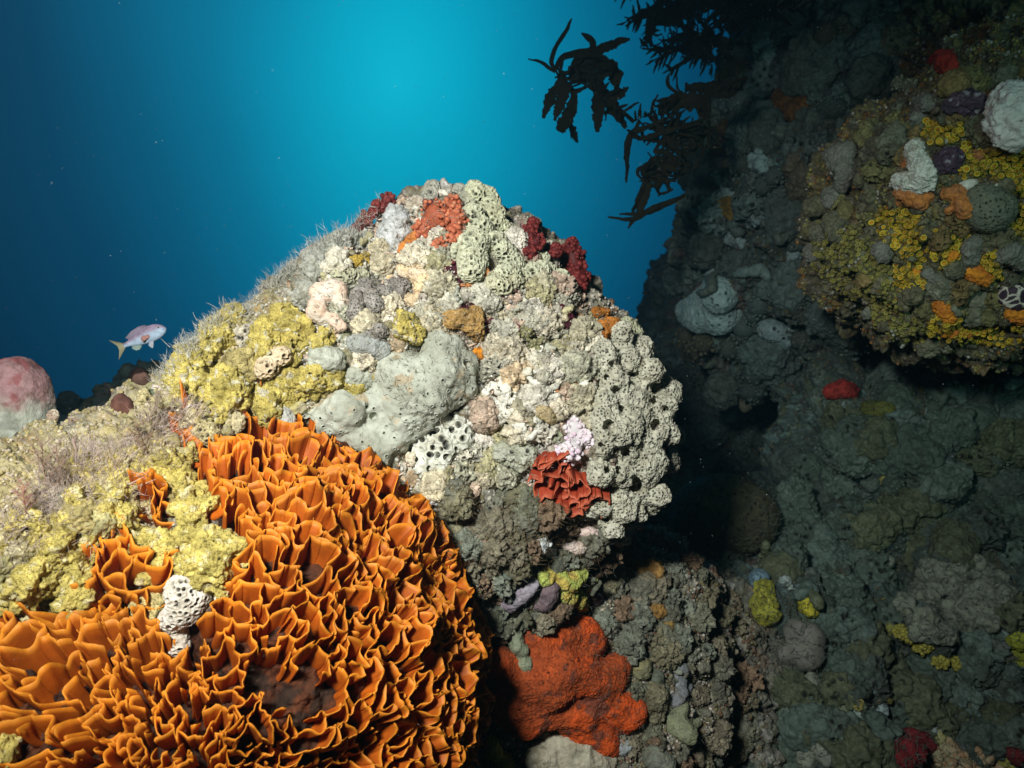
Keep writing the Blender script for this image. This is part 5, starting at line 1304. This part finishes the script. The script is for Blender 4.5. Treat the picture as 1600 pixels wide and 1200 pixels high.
for lab, ch in [('grey knob sponge beneath the paddle sponge', [[(1268, 1068, 12), (1270, 1082, 11)]]), ('long dim grey sponge finger in the gully', [[(1108, 1110, 9), (1106, 1130, 11), (1105, 1150, 9)]]), ('pointed grey sponge beside the pale flakes', [[(1165, 1125, 5), (1160, 1145, 9), (1155, 1160, 9)]]),
                ('pale green two lobed sponge at the bottom edge', [[(1262, 1180, 14), (1265, 1195, 14)], [(1285, 1178, 15), (1295, 1192, 11)]]), ('round grey green sponge near the bottom right', [[(1490, 1135, 17), (1500, 1148, 18)]]), ('small grey green ball sponge right of the paddle', [[(1385, 882, 10)]])]:
    colony('lump_sponge', lab, 'sponge', ch, (.22, .25, .19), (.17, .20, .16), mat='smooth', lift=.8, vox=.005, k=.006, rough=(.004, 40))
for lab, ch, c in [('knobbly cream and orange sponge mound in the bottom right', [[(1450, 1185, 14), (1475, 1175, 16), (1500, 1185, 18), (1530, 1180, 16), (1550, 1190, 14)], [(1470, 1200, 18), (1520, 1205, 18)]], ((.42, .40, .24), (.40, .26, .14))), ('yellow flaky tuft above the knobbly mound', [[(1455, 1152, 9), (1475, 1155, 9)]], ((.40, .40, .12), (.34, .34, .18))),
                   ('yellow green knobbly strip right of the cream mound', [[(1570, 1175, 9), (1575, 1190, 9)]], ((.36, .38, .08), (.3, .3, .08)))]:
    beads('knobbly_sponge', lab, 'sponge', ch, *c, bead=5.5, n=26, lift=.5, mat='sponge', seed=int(ch[0][0][0]), out=.6)
for i, (x, y, w) in enumerate([(1415, 985, 18), (1445, 1000, 18), (1470, 1020, 17), (1505, 978, 14)]):
    lab = ['leftmost olive yellow bushy tuft under the crumpled sponge', 'second olive yellow bushy tuft under the crumpled sponge', 'lowest olive yellow bushy tuft under the crumpled sponge', 'small olive bushy tuft tucked right under the crumpled sponge'][i]
    beads('bushy_tuft', lab, 'coral', [[(x - 4, y, w * .6), (x + 6, y + 4, w * .6)]], (.30, .30, .05), (.44, .42, .08), bead=2.6, n=90, lift=1.6, seed=i)
for lab, x, y, sx in [('olive fan of stiff fingers on the right reef floor', 1540, 735, 1.0), ('dim brown fan of stiff fingers in the middle of the reef floor', 1415, 690, .7)]:
    h = hit(x, y, USE[0]); S_ = []
    base = np.array(h[0]); m_ = mpp(base[1])
    pth = []; rad = []
    for k in range(22):
        o = np.array([rng.uniform(-22, 22), 0, rng.uniform(-20, 6)]) * m_ * sx; a = base + o + np.array(h[1]) * .005; d = np.array([-.55 + rng.normal() * .1 + o[0] * 4, -.45, .9 + rng.normal() * .1]); d /= np.linalg.norm(d)
        l_ = 26 * m_ * sx * rng.uniform(.7, 1.2); pth.append(np.array([a + d * l_ * t for t in (0, .35, .7, .95, 1)])); rad.append(np.array([2.2, 2.6, 2.6, 2.2, .8]) * m_ * sx)
    P_, Q_ = tubes(pth, rad, 8); c_ = np.tile((.15, .13, .07), (len(P_), 1))
    link('finger_fan', make_mesh('finger_fan', P_, Q_, c_, M['sponge']), lab, 'coral')
settle([floor_['bv'], wall['bv']])
FP = [(1080, 860), (1200, 760), (1300, 640), (1400, 560), (1600, 560), (1600, 1200), (1090, 1200), (1080, 1000)]
quilt('floor_crust', 'dim grey green lumpy crust, one of many covering the reef floor', 'sponge', 'crusts on the reef floor', FP, 40, 15,
      [(.06, .10, .08), (.10, .15, .12), (.045, .06, .055), (.13, .20, .18), (.10, .11, .035), (.07, .11, .09), (.10, .16, .14)], seed=7, vox=.007, k=.010, nb=12, lift=-.1, limit=190, mixc=.5, rough=(.016, 30), fine=(.003, 110), pore=(40., .4, .010))
strew('floor_growth', 'dim lump of growth on the reef floor', 'sponge', 'dim growths on the reef floor', FP, 50, 8, ['lump', 'knob', 'net', 'finger', 'plate'], (.13, .17, .14), (.07, .09, .075), 'growth', seed=31, limit=110)
strew('pale_growth', 'small pale bluish crust on the reef floor', 'crust', 'pale crusts on the reef floor', FP, 48, 8, ['plate', 'net', 'knob'], (.34, .44, .42), (.2, .28, .26), 'shell', seed=32, limit=80)
strew('yellow_growth', 'small dull yellow cushion on the reef floor', 'crust', 'yellow cushions on the reef floor', FP, 80, 9, ['knob', 'plate'], (.26, .26, .06), (.18, .18, .06), 'growth', seed=33, limit=32)
crust('encrusting_growth', 'countless grey green crumbs of growth over the reef floor', floor_, 12000, [(1000, 540), (1650, 540), (1650, 1250), (1000, 1250)], 2.0, [(.09, .11, .09), (.06, .07, .06), (.13, .17, .14), (.10, .10, .06), (.08, .09, .07)], seed=34, clump=16)

# ================================================================== left background
USE[:] = [[back['bv'], main['bv']], 2.6]
bd = colony_at('dome_sponge', 'tall blurred pink and white dome sponge at the left edge', 'sponge', [(22, 595, 34, 1.22), (20, 630, 44, 1.22), (18, 675, 52, 1.22), (15, 720, 50, 1.25)], (.42, .33, .34), (.42, .44, .38), c3=(.34, .10, .10), mat='sponge', vox=.004, k=.012, rough=(.005, 22), cmix=14.)
_me = bd.data; _n = len(_me.vertices); _co = np.empty(_n * 3, F); _me.vertices.foreach_get('co', _co); _co = _co.reshape(-1, 3)
_t = sstep(.015, .085, _co[:, 2] + .03 * fbm(_co, 22, 3, 4))[:, None]; _s = sstep(-.05, .45, fbm(_co, 30, 3, 8))[:, None]
_c = np.ones((_n, 4), F); _c[:, :3] = (np.array((.44, .47, .38)) * (1 - .3 * _s)) * (1 - _t) + (np.array((.34, .20, .20)) * (1 - _s) + np.array((.26, .09, .09)) * _s) * _t; _me.attributes['Col'].data.foreach_set('color', _c.ravel())
colony_at('red_sponge', 'blurred dark crimson sponge mass right of the tall dome sponge', 'sponge', [(85, 700, 30, 1.3), (115, 735, 34, 1.3), (90, 750, 34, 1.3)], (.22, .018, .02), (.15, .02, .02), mat='red', vox=.004, k=.012)
colony_at('ball_sponge', 'pale grey ball sponge peeping over the left crest', 'sponge', [(162, 668, 11, 1.20), (162, 680, 12, 1.20)], (.30, .36, .36), (.26, .3, .3), mat='smooth', vox=.003)
colony_at('finger_sponge', 'small mottled cream sponge finger beside the tall dome sponge', 'sponge', [(82, 645, 6, 1.15), (80, 665, 5, 1.15), (76, 690, 5, 1.15)], (.55, .48, .36), (.38, .28, .2), mat='yellow', vox=.002, k=.002)
for lab, x, y, r, c in [('dim brown round sponge on the far left slope', 215, 592, 14, (.13, .07, .05)), ('dim rusty sponge below the round brown one', 190, 632, 13, (.16, .07, .05)), ('dim green lump on the distant slope', 235, 615, 14, (.12, .15, .09)), ('dim teal crust on the distant slope', 108, 628, 14, (.10, .16, .15))]:
    colony('far_sponge', lab, 'sponge', [[(x, y, r), (x + 4, y + 6, r * .9)]], c, tuple(v * .6 for v in c), mat='sponge', lift=.3, vox=.007, k=.01, rough=(.01, 25))
strew('far_growth', 'dim far lump of growth on the distant slope', 'sponge', 'dim growths on the distant slope', [(80, 620), (240, 590), (290, 600), (240, 690), (140, 680), (90, 660)], 20, 9, ['lump', 'knob'], (.14, .17, .14), (.09, .1, .08), 'growth', seed=41, limit=40)

# ================================================================== hydroid fringe and feathery bushes
USE[:] = [MAINSET, 1.3]
LAYER.clear()
def edge_pts(line, n, spread, seed):
    r_ = np.random.RandomState(seed); o = []
    for _ in range(n):
        k = r_.randint(len(line) - 1); t = r_.rand(); a, b = line[k], line[k + 1]
        o.append((a[0] + (b[0] - a[0]) * t + r_.normal() * spread * .4, a[1] + (b[1] - a[1]) * t + abs(r_.normal()) * spread))
    return o
def skyline(x0, x1, n, seed, down=10):
    r_ = np.random.RandomState(seed); o = []
    for x in r_.uniform(x0, x1, n):
        y = 250
        while y < 900 and hit(x, y, USE[0]) is None: y += 4
        o.append((x, y + 1 + abs(r_.normal()) * down))
    return o
grow_fuzz('hydroid_fringe', 'countless fine pale hydroid hairs along the left skyline of the mound', skyline(245, 600, 460, 1), 4, .020, .0005, (.85, .85, .76), up=.5, spread=.9, seed=1)
SL = [(0, 830), (60, 760), (110, 715), (150, 690), (200, 680), (250, 640), (300, 620)]
grow_fuzz('hydroid_fringe', 'countless fine pinkish hydroid hairs over the left slope', edge_pts(SL, 620, 38, 2), 4, .026, .00042, (.82, .70, .62), up=.8, spread=1.1, seed=2)
grow_fuzz('hydroid_turf', 'countless brown hairs of turf under the brow of the mound', sample_px([(660, 740), (900, 800), (960, 880), (760, 900), (690, 860)], 11, 3), 4, .020, .0004, (.30, .22, .12), up=.1, seed=3)
grow_fuzz('hydroid_turf', 'countless short grey hairs over the shaded slope', sample_px([(740, 900), (1060, 870), (1090, 1180), (960, 1190), (900, 1000)], 13, 4), 4, .014, .0004, (.22, .24, .19), up=.1, seed=4)
grow_fuzz('hydroid_turf', 'countless pale hairs between the yellow sponges', sample_px([(60, 720), (280, 640), (420, 640), (300, 720), (180, 840), (40, 900)], 16, 5), 3, .020, .0004, (.62, .5, .36), up=.5, seed=5)
grow_fuzz('hydroid_turf', 'countless short pale twigs between the crusts of the mound', sample_px([(470, 470), (600, 330), (700, 295), (800, 380), (960, 500), (900, 650), (840, 760), (700, 760), (560, 560)], 13, 6), 5, .010, .0007, (.46, .44, .34), up=.1, spread=1.6, curl=1.2, seed=6)
USE[0] = [floor_['bv']] + KEEP[-1:]
grow_fuzz('hydroid_turf', 'countless short dim hairs of turf over the reef floor', sample_px([(1080, 860), (1200, 740), (1300, 620), (1600, 580), (1600, 1200), (1060, 1200)], 11, 7), 5, .022, .0009, (.13, .17, .14), up=.2, spread=1.5, curl=1.2, seed=7)
USE[0] = [ledge['bv']]
grow_fuzz('hydroid_turf', 'countless short olive hairs of turf over the ledge', sample_px([(1250, 340), (1330, 240), (1420, 120), (1600, 60), (1600, 560), (1400, 540), (1260, 440)], 11, 8), 4, .022, .0008, (.18, .18, .09), up=.2, spread=1.5, curl=1.2, seed=8)
USE[0] = [main['bv']] + MAINSET[1:]
grow_fuzz('hydroid_turf', 'countless dark red hairs over the red sponge of the lower slope', sample_px([(900, 980), (960, 970), (990, 1050), (900, 1090), (800, 1130), (760, 1060), (850, 1040)], 9, 9), 5, .010, .0004, (.20, .10, .06), up=.1, spread=1.0, seed=9)
bush('feather_hydroid', 'tall pale brown feathery hydroid above the left crest', 'hydroid', 225, 690, 72, 26, (.40, .26, .17), seed=1, depth=3, lean=(.05, 0), colt=(.55, .46, .38), rad=.0012)
bush('feather_hydroid', 'dark stemmed branching hydroid in front of the taller feathery one', 'hydroid', 232, 712, 55, 34, (.20, .09, .05), seed=2, depth=3, lean=(-.25, 0), colt=(.45, .30, .2), rad=.0011)
bush('feather_hydroid', 'small dark branching hydroid left of the orange dome top', 'hydroid', 285, 665, 30, 34, (.22, .09, .05), seed=3, depth=3, lean=(-.2, 0), colt=(.5, .36, .25), rad=.0010)
bush('feather_hydroid', 'wide soft brown feathery hydroid at the far left', 'hydroid', 72, 775, 85, 40, (.42, .24, .15), seed=4, depth=3, lean=(-.12, 0), colt=(.46, .34, .26), rad=.0011, dens=11)
bush('feather_hydroid', 'soft brown feathery hydroid in front of the crimson sponge', 'hydroid', 90, 760, 70, 38, (.45, .28, .2), seed=5, depth=3, lean=(.15, 0), colt=(.5, .40, .32), rad=.0011, dens=11)
bush('feather_hydroid', 'pink feathery hydroid low at the left edge', 'hydroid', 40, 800, 48, 40, (.50, .20, .14), seed=6, depth=3, colt=(.55, .32, .26), rad=.0010, dens=10)
bush('feather_hydroid', 'brownish feathery hydroid at the foot of the white lattice', 'hydroid', 625, 745, 40, 34, (.34, .22, .10), seed=7, depth=3, colt=(.36, .26, .14), rad=.0009)
bush('feather_hydroid', 'single pale bristle hydroid rising before the crimson sponge', 'hydroid', 118, 725, 42, 8, (.6, .42, .36), seed=8, depth=1, lean=(-.1, 0), rad=.0012)
# a curved dark whip under the brow
h_ = hit(765, 812); p_ = np.array(h_[0]) + np.array((0, -.012, 0)); m_ = mpp(p_[1])
arc = np.array([p_ + np.array([x * m_, 0, -y * m_]) for x, y in [(-42, 8), (-20, -2), (0, 0), (22, 14), (36, 38), (42, 60)]])
P_, Q_ = tubes([arc], [np.array([.9, .9, .8, .7, .6, .3]) * m_], 5)
link('sea_whip', make_mesh('sea_whip', P_, Q_, np.tile((.03, .015, .015), (len(P_), 1)), M['fuzz']), 'thin dark curved whip on the brown turf under the brow', 'sea whip')

# ================================================================== kelp
KC = (.012, .012, .007)
def kelp(label, Y, blades, stipe=None, extra=(), seed=0, name='kelp', base=None):
    """blades: [(points px, width px, teeth)]"""
    r_ = np.random.RandomState(seed)
    b0 = stipe[0] if stipe else blades[0][0][0]
    o = empty(name, at(b0[0], b0[1], Y), label, 'kelp', None)
    if stipe:
        p = np.array([at(x, y, Y + .02 * math.sin(i)) for i, (x, y) in enumerate(stipe)]); n = 20; tt = np.linspace(0, len(p) - 1, n)
        q = np.stack([np.interp(tt, range(len(p)), p[:, k]) for k in range(3)], 1)
        P, Q = tubes([q], [np.linspace(3.2, 2.2, n) * mpp(Y)], 8)
        link('stipe', make_mesh('stipe', P, Q, np.tile(KC, (len(P), 1)), M['kelp']), parent=o)
    B = list(blades)
    for (cx, cy, rx, ry, n, w) in extra:                # the crowded middle of the plant
        for k in range(n):
            a = r_.uniform(0, 6.28); b = a + r_.uniform(1.6, 4.2); ra, rb = r_.uniform(.5, 1.0, 2)
            p0 = (cx + math.cos(a) * rx * ra, cy + math.sin(a) * ry * ra); p2 = (cx + math.cos(b) * rx * rb, cy + math.sin(b) * ry * rb)
            p1 = (cx + r_.normal() * rx * .4, cy + r_.normal() * ry * .4); B.append(([p0, p1, p2], w * r_.uniform(.5, 1.2), .25))
    for i, (pts, w, teeth) in enumerate(B):
        Yo = r_.uniform(-.10, .10); k = len(pts)
        pp = [np.array(at(x, y, Y)) + np.array([0, Yo * (j / max(1, k - 1)), 0]) for j, (x, y) in enumerate(pts)]
        ww = np.interp(np.linspace(0, 1, k), [0, .25, .8, 1], [.7, 1.15, 1, .3]) * w * 1.25 * mpp(Y)
        P, Q = ribbon(pp, ww, thick=.0022, wave=.010, teeth=teeth, seed=seed * 50 + i, nrm=(r_.normal() * .3, -1, r_.normal() * .3))
        link('blade', make_mesh('blade', P, Q, np.array(KC) * (1 + .3 * fbm(P, 20, 2, i)[:, None]), M['kelp']), parent=o)
    return o
def frills(axis, l_, w, n, seed, ang=1.0):
    """side blades along a main blade"""
    r_ = np.random.RandomState(seed); o = []; A = np.array(axis, float)
    for k in range(n):
        t = (k + .5) / n * (len(A) - 1); i = min(int(t), len(A) - 2); f = t - i; p = A[i] * (1 - f) + A[i + 1] * f; d = A[i + 1] - A[i]; d /= np.linalg.norm(d) + 1e-9
        s = 1 if k % 2 else -1; nrm = np.array([-d[1], d[0]]) * s; v = d * math.cos(ang) + nrm * math.sin(ang); L_ = l_ * r_.uniform(.6, 1.2); c = nrm * r_.uniform(-.25, .1) * L_
        o.append(([tuple(p), tuple(p + v * L_ * .5 + c * .5), tuple(p + v * L_ + c)], w, .2))
    return o
kelp('free kelp plant with long curling blades, furthest left against the bright water', 2.3, [
    ([(872, 118), (861, 98), (870, 75), (885, 52), (892, 38)], 5, .05), ([(868, 112), (845, 102), (825, 97)], 6, .05), ([(868, 108), (880, 88), (905, 80), (925, 73), (927, 60), (918, 50), (910, 43)], 8, .05),
    ([(915, 92), (935, 80), (958, 72), (982, 66)], 12, .3), ([(900, 95), (930, 92), (950, 97), (965, 112), (967, 130)], 17, .3), ([(880, 125), (862, 145), (850, 174)], 13, .25), ([(888, 130), (876, 160), (868, 188)], 14, .25),
    ([(897, 145), (890, 180), (876, 208), (870, 220)], 14, .25), ([(887, 190), (898, 203), (907, 208)], 10, .5), ([(932, 140), (938, 165), (938, 191)], 16, .25), ([(930, 130), (955, 150), (985, 185)], 18, .35), ([(950, 165), (968, 147), (982, 138)], 12, .4)]
    + frills([(925, 135), (955, 158), (980, 180)], 20, 4, 12, 1), stipe=[(990, 190), (970, 172), (940, 150), (905, 125)], extra=[(912, 112, 46, 30, 22, 7)], seed=1)
kelp('dense dark kelp plant clinging to the wall below the free plant', 2.25, [
    ([(1050, 185), (1030, 172), (1028, 185), (1022, 190)], 5, .1), ([(1070, 152), (1046, 135), (1044, 120), (1050, 112)], 4, .05), ([(1068, 152), (1060, 135), (1058, 115)], 4, .05), ([(1060, 160), (1045, 152), (1030, 148)], 7, .1), ([(1052, 170), (1038, 165), (1024, 163)], 6, .1),
    ([(1110, 195), (1090, 170), (1075, 150)], 7, .4), ([(1030, 172), (1060, 165), (1090, 170), (1095, 200)], 18, .35), ([(1000, 190), (985, 215), (985, 240), (986, 272)], 8, .2), ([(1000, 215), (985, 214), (973, 214)], 4, .05),
    ([(1010, 280), (1000, 310), (995, 325)], 8, .2), ([(1070, 305), (1040, 318), (1010, 330), (970, 332)], 7, .1), ([(1055, 312), (1020, 325), (990, 342), (950, 338)], 6, .1), ([(1015, 285), (1005, 320), (983, 355)], 9, .1), ([(1020, 285), (1025, 305), (1022, 315)], 4, .1)]
    + frills([(990, 190), (1020, 175), (1060, 178)], 22, 5, 14, 3), stipe=[(1120, 200), (1090, 205), (1050, 225)], extra=[(1050, 210, 60, 42, 24, 6), (1035, 265, 40, 36, 26, 7), (1090, 215, 26, 34, 8, 6)], seed=2)
kelp('two bladed kelp frond hanging at the corner of the wall above the dense plant', 2.3, [
    ([(1150, 95), (1130, 80), (1128, 66), (1138, 66)], 12, .15), ([(1155, 90), (1140, 112), (1115, 130)], 20, .4), ([(1070, 138), (1100, 140), (1130, 150), (1150, 140), (1155, 130)], 15, .4), ([(1105, 138), (1130, 140), (1145, 150)], 16, .4)], stipe=[(1170, 100), (1155, 92), (1140, 90)], extra=[(1135, 142, 20, 10, 6, 8)], seed=3)
def canopy(label, cx, cy, Y, seed, n=5, rx=110, ry=40, w=9, fl=16, down=.6):
    r_ = np.random.RandomState(seed); B = []
    for k in range(n):
        a = r_.uniform(-math.pi, 0) * -1 if down else r_.uniform(0, 6.28)
        d = np.array([math.cos(a), abs(math.sin(a)) * down]); p0 = np.array([cx, cy]) + r_.normal(size=2) * (rx * .15, ry * .15)
        ax = [p0, p0 + d * (rx * .5, ry * .6), p0 + d * (rx, ry * 1.3) + r_.normal(size=2) * 6]
        B.append(([tuple(v) for v in ax], w, .3)); B += frills(ax, fl, 3.4, 16, seed * 9 + k, .8)
    return kelp(label, Y, B, stipe=[(cx + 60, cy - 40), (cx, cy)], extra=[(cx, cy, rx * .45, ry * .5, 10, 12)], seed=seed)
canopy('feathery kelp plant at the top edge, left of the wall', 1035, 20, 2.9, 4, 7, 62, 40)
canopy('feathery kelp plant drooping in the gap beside the wall', 1090, 60, 3.0, 5, 7, 80, 50, 7)
canopy('dark kelp plant overhead where the wall meets the top edge', 1120, -5, 2.5, 6, 6, 90, 36, 9)
canopy('dark kelp plant overhead at the top of the wall', 1180, 10, 2.3, 7, 5, 70, 34, 10)
canopy('kelp crown out at the top edge among the canopy', 1070, -20, 2.7, 8, 7, 100, 60, 14)

# ================================================================== fish
def fish(label, px, py, length_px, Y, angle, yaw=.25, col=(.50, .30, .36), belly=(.62, .66, .74), group=None, tint=1.0):
    Lf = length_px * mpp(Y); o = empty('fish', at(px, py, Y), label, 'fish', group)
    rot = Matrix.Rotation(-R(angle), 3, 'Y') @ Matrix.Rotation(yaw, 3, 'Z')
    rotn = np.array(rot); org = np.array(o.location)
    def put(P): return P @ rotn.T * Lf + org
    xs = np.array([-.36, -.30, -.22, -.10, .04, .18, .30, .39, .455, .49, .50]); hz = np.array([.045, .050, .072, .118, .158, .172, .162, .130, .082, .034, .002]); hy = hz * np.array([.35, .4, .42, .44, .45, .46, .5, .54, .6, .7, 1])
    mid = np.array([0, 0, 0, .0, .004, .004, .0, -.006, -.014, -.02, -.02])
    n, s = 40, 24; x = np.linspace(xs[0], xs[-1], n); x = xs[0] + (xs[-1] - xs[0]) * np.sin(np.linspace(0, 1, n) * math.pi / 2)
    ih = np.interp(x, xs, hz); iy = np.interp(x, xs, hy); im = np.interp(x, xs, mid); a = np.arange(s) * 2 * math.pi / s
    G = np.stack([np.repeat(x[:, None], s, 1), iy[:, None] * np.cos(a)[None] * (1 - .1 * np.sin(a))[None], im[:, None] + ih[:, None] * np.sin(a)[None]], -1)
    P = G.reshape(-1, 3); I = np.arange(n * s).reshape(n, s); Q = np.stack([I[:-1], np.roll(I[:-1], -1, 1), np.roll(I[1:], -1, 1), I[1:]], -1).reshape(-1, 4)
    t = sstep(-.35, .55, np.sin(np.tile(a, n)) + .2 * perlin(P * 14, 2))[:, None]
    gill = np.exp(-((np.hypot(P[:, 0] - .20, P[:, 2]) - .13) / .008) ** 2)[:, None] * (P[:, 0:1] < .25)
    c = (np.array(belly) * (1 - t) + np.array(col) * t) * (1 - .4 * gill)
    m_ = np.exp(-((P[:, 0] - .05) / .05) ** 2 - ((P[:, 2] + .05) / .045) ** 2)[:, None] * .7; c = c * (1 - m_) + np.array((.5, .18, .12)) * m_
    mth = np.exp(-((P[:, 2] + .035) / .006) ** 2)[:, None] * (P[:, 0:1] > .44); c = c * (1 - .6 * mth)
    sc_ = .5 + .5 * np.sin(P[:, 0] * 150 + np.sin(P[:, 2] * 160)) ; c = c * (1 - .16 * sc_[:, None] * (P[:, 0:1] < .2)); c = c * (1 - .35 * np.exp(-((P[:, 2] - .045 - .03 * np.cos(P[:, 0] * 5)) / .005) ** 2)[:, None])
    mouth = put(P); link('body', make_mesh('body', mouth, Q, c * tint, M['smooth']), parent=o)
    def fin(name, outl, cc, y=0, th=.006, tilt=(0, 0, 0)):
        A = np.array(outl, float); k = len(A) // 2; up, lo = A[:k], A[k:][::-1]; m = 7; g_ = np.linspace(0, 1, m)
        G = up[:, None] * (1 - g_)[None, :, None] + lo[:, None] * g_[None, :, None]; G3 = np.stack([G[..., 0], np.full(G.shape[:2], y) + .004 * np.sin(np.arange(k) * 2.2)[:, None], G[..., 1]], -1)
        G3 = (G3 - G3[0, 0]) @ np.array(Matrix.Rotation(tilt[2], 3, 'Z') @ Matrix.Rotation(tilt[0], 3, 'X')).T + G3[0, 0]
        off = np.array([0, th, 0]); e_ = (1 - g_)[None, :, None] * .8 + .2; A_ = (G3 + off * e_).reshape(-1, 3); B_ = (G3 - off * e_).reshape(-1, 3); I = np.arange(k * m).reshape(k, m); M_ = k * m
        f = np.stack([I[:-1, :-1], I[1:, :-1], I[1:, 1:], I[:-1, 1:]], -1).reshape(-1, 4); ed = [np.stack([e[:-1], e[1:], e[1:] + M_, e[:-1] + M_], -1) for e in (I[:, 0], I[::-1, -1], I[0, ::-1], I[-1])]
        link(name, make_mesh(name, put(np.concatenate([A_, B_])), [f, f[:, ::-1] + M_] + ed, np.tile(np.repeat(np.tile(np.array([1, .72]), m)[:m], 1)[None, :, None] * np.array(cc)[None, None] * tint, (2 * k, 1, 1)).reshape(-1, 3), M['fuzz']), parent=o)
    Yl = (.36, .34, .2)
    fin('tail_fin', [(-.34, .045), (-.34, .015), (-.34, -.015), (-.34, -.045), (-.56, -.22), (-.47, -.05), (-.47, .05), (-.56, .22)], Yl)
    fin('dorsal_fin', [(.22, .150), (.08, .140), (-.08, .105), (-.22, .060), (-.27, .13), (-.12, .205), (.04, .235), (.16, .215)], (.30, .26, .34))
    fin('anal_fin', [(-.04, -.12), (-.10, -.10), (-.16, -.08), (-.22, -.06), (-.25, -.12), (-.19, -.19), (-.13, -.20), (-.08, -.17)], (.30, .42, .36))
    fin('pelvic_fin', [(.20, -.14), (.17, -.15), (.14, -.15), (.11, -.14), (.06, -.20), (.08, -.26), (.11, -.29), (.14, -.25)], (.5, .55, .6), y=-.03)
    fin('pectoral_fin', [(.17, -.02), (.17, -.04), (.17, -.05), (.17, -.07), (.02, -.12), (.0, -.09), (.0, -.05), (.04, -.01)], (.5, .25, .2), y=-.082, tilt=(0, 0, .35))
    for sgn in (-1, 1):
        bp, bq = ICO[2]; e = bp * (.024, .010, .024) + (.385, sgn * .062, .035)
        cc = np.where((np.hypot(bp[:, 0], bp[:, 2]) < .62)[:, None], np.array([(.01, .01, .015)]), np.array([(.45, .45, .42)]))
        link('eye', make_mesh('eye', put(e), bq, cc, M['polyp']), parent=o)
    return o
fish('pink and silver fish with a yellow tail swimming up to the right', 221, 528, 78, 1.42, 27, yaw=.2, col=(.28, .22, .30), belly=(.36, .48, .60))
fish('small dark blurred fish above the left crest of the mound', 427, 461, 26, 2.3, 62, col=(.10, .12, .14), belly=(.16, .18, .2), tint=1)
fish('pale blurred small fish beneath the pink and silver fish', 190, 590, 34, 2.6, 70, yaw=.5, col=(.22, .26, .3), belly=(.36, .4, .44))

# ================================================================== specks drifting in the water
r_ = np.random.RandomState(5); n_ = 1500; bp, bq = ICO[1]; U_ = r_.rand(n_, 3); Yd = .55 + 2.2 * U_[:, 2] ** .8
C_ = np.stack([(U_[:, 0] * 1.15 - .55) * Yd * 2 * TANX * .9, Yd, (U_[:, 1] - .5) * Yd * TANX * 1.6], 1); s_ = Yd * TANX / 800 * r_.uniform(.2, .6, n_) * np.where(r_.rand(n_) < .02, 1.8, 1)
P_ = instance(bp, C_, frames(r_.normal(size=C_.shape)), np.stack([s_, s_, s_], 1))
link('drifting_specks', make_mesh('drifting_specks', P_, inst_faces(bq, n_, len(bp)), np.tile((.34, .40, .40), (len(P_), 1)), M['snow']), 'countless pale specks drifting in the water', 'specks', kind='stuff')

# ------------------------------------------------------------------ the water itself
P_ = np.array([(x, y, z) for x in (-12.5, 15.5) for y in (-11.9, 16.5) for z in (-3.2, 6.0)])
Q_ = np.array([(0, 1, 3, 2), (4, 6, 7, 5), (0, 4, 5, 1), (2, 3, 7, 6), (0, 2, 6, 4), (1, 5, 7, 3)])
hm = bpy.data.materials.new('water_haze'); hm.use_nodes = True; nt = hm.node_tree; nt.nodes.clear()
pv = nt.nodes.new('ShaderNodeVolumePrincipled'); ho = nt.nodes.new('ShaderNodeOutputMaterial')
pv.inputs['Color'].default_value = (.38, .80, .95, 1); pv.inputs['Density'].default_value = .017; pv.inputs['Anisotropy'].default_value = .4
nt.links.new(pv.outputs[0], ho.inputs['Volume'])
link('haze', make_mesh('haze', P_, Q_, None, hm, smooth=False), 'clear blue sea water fading far things', kind='stuff', loc=(0, 0, 0))
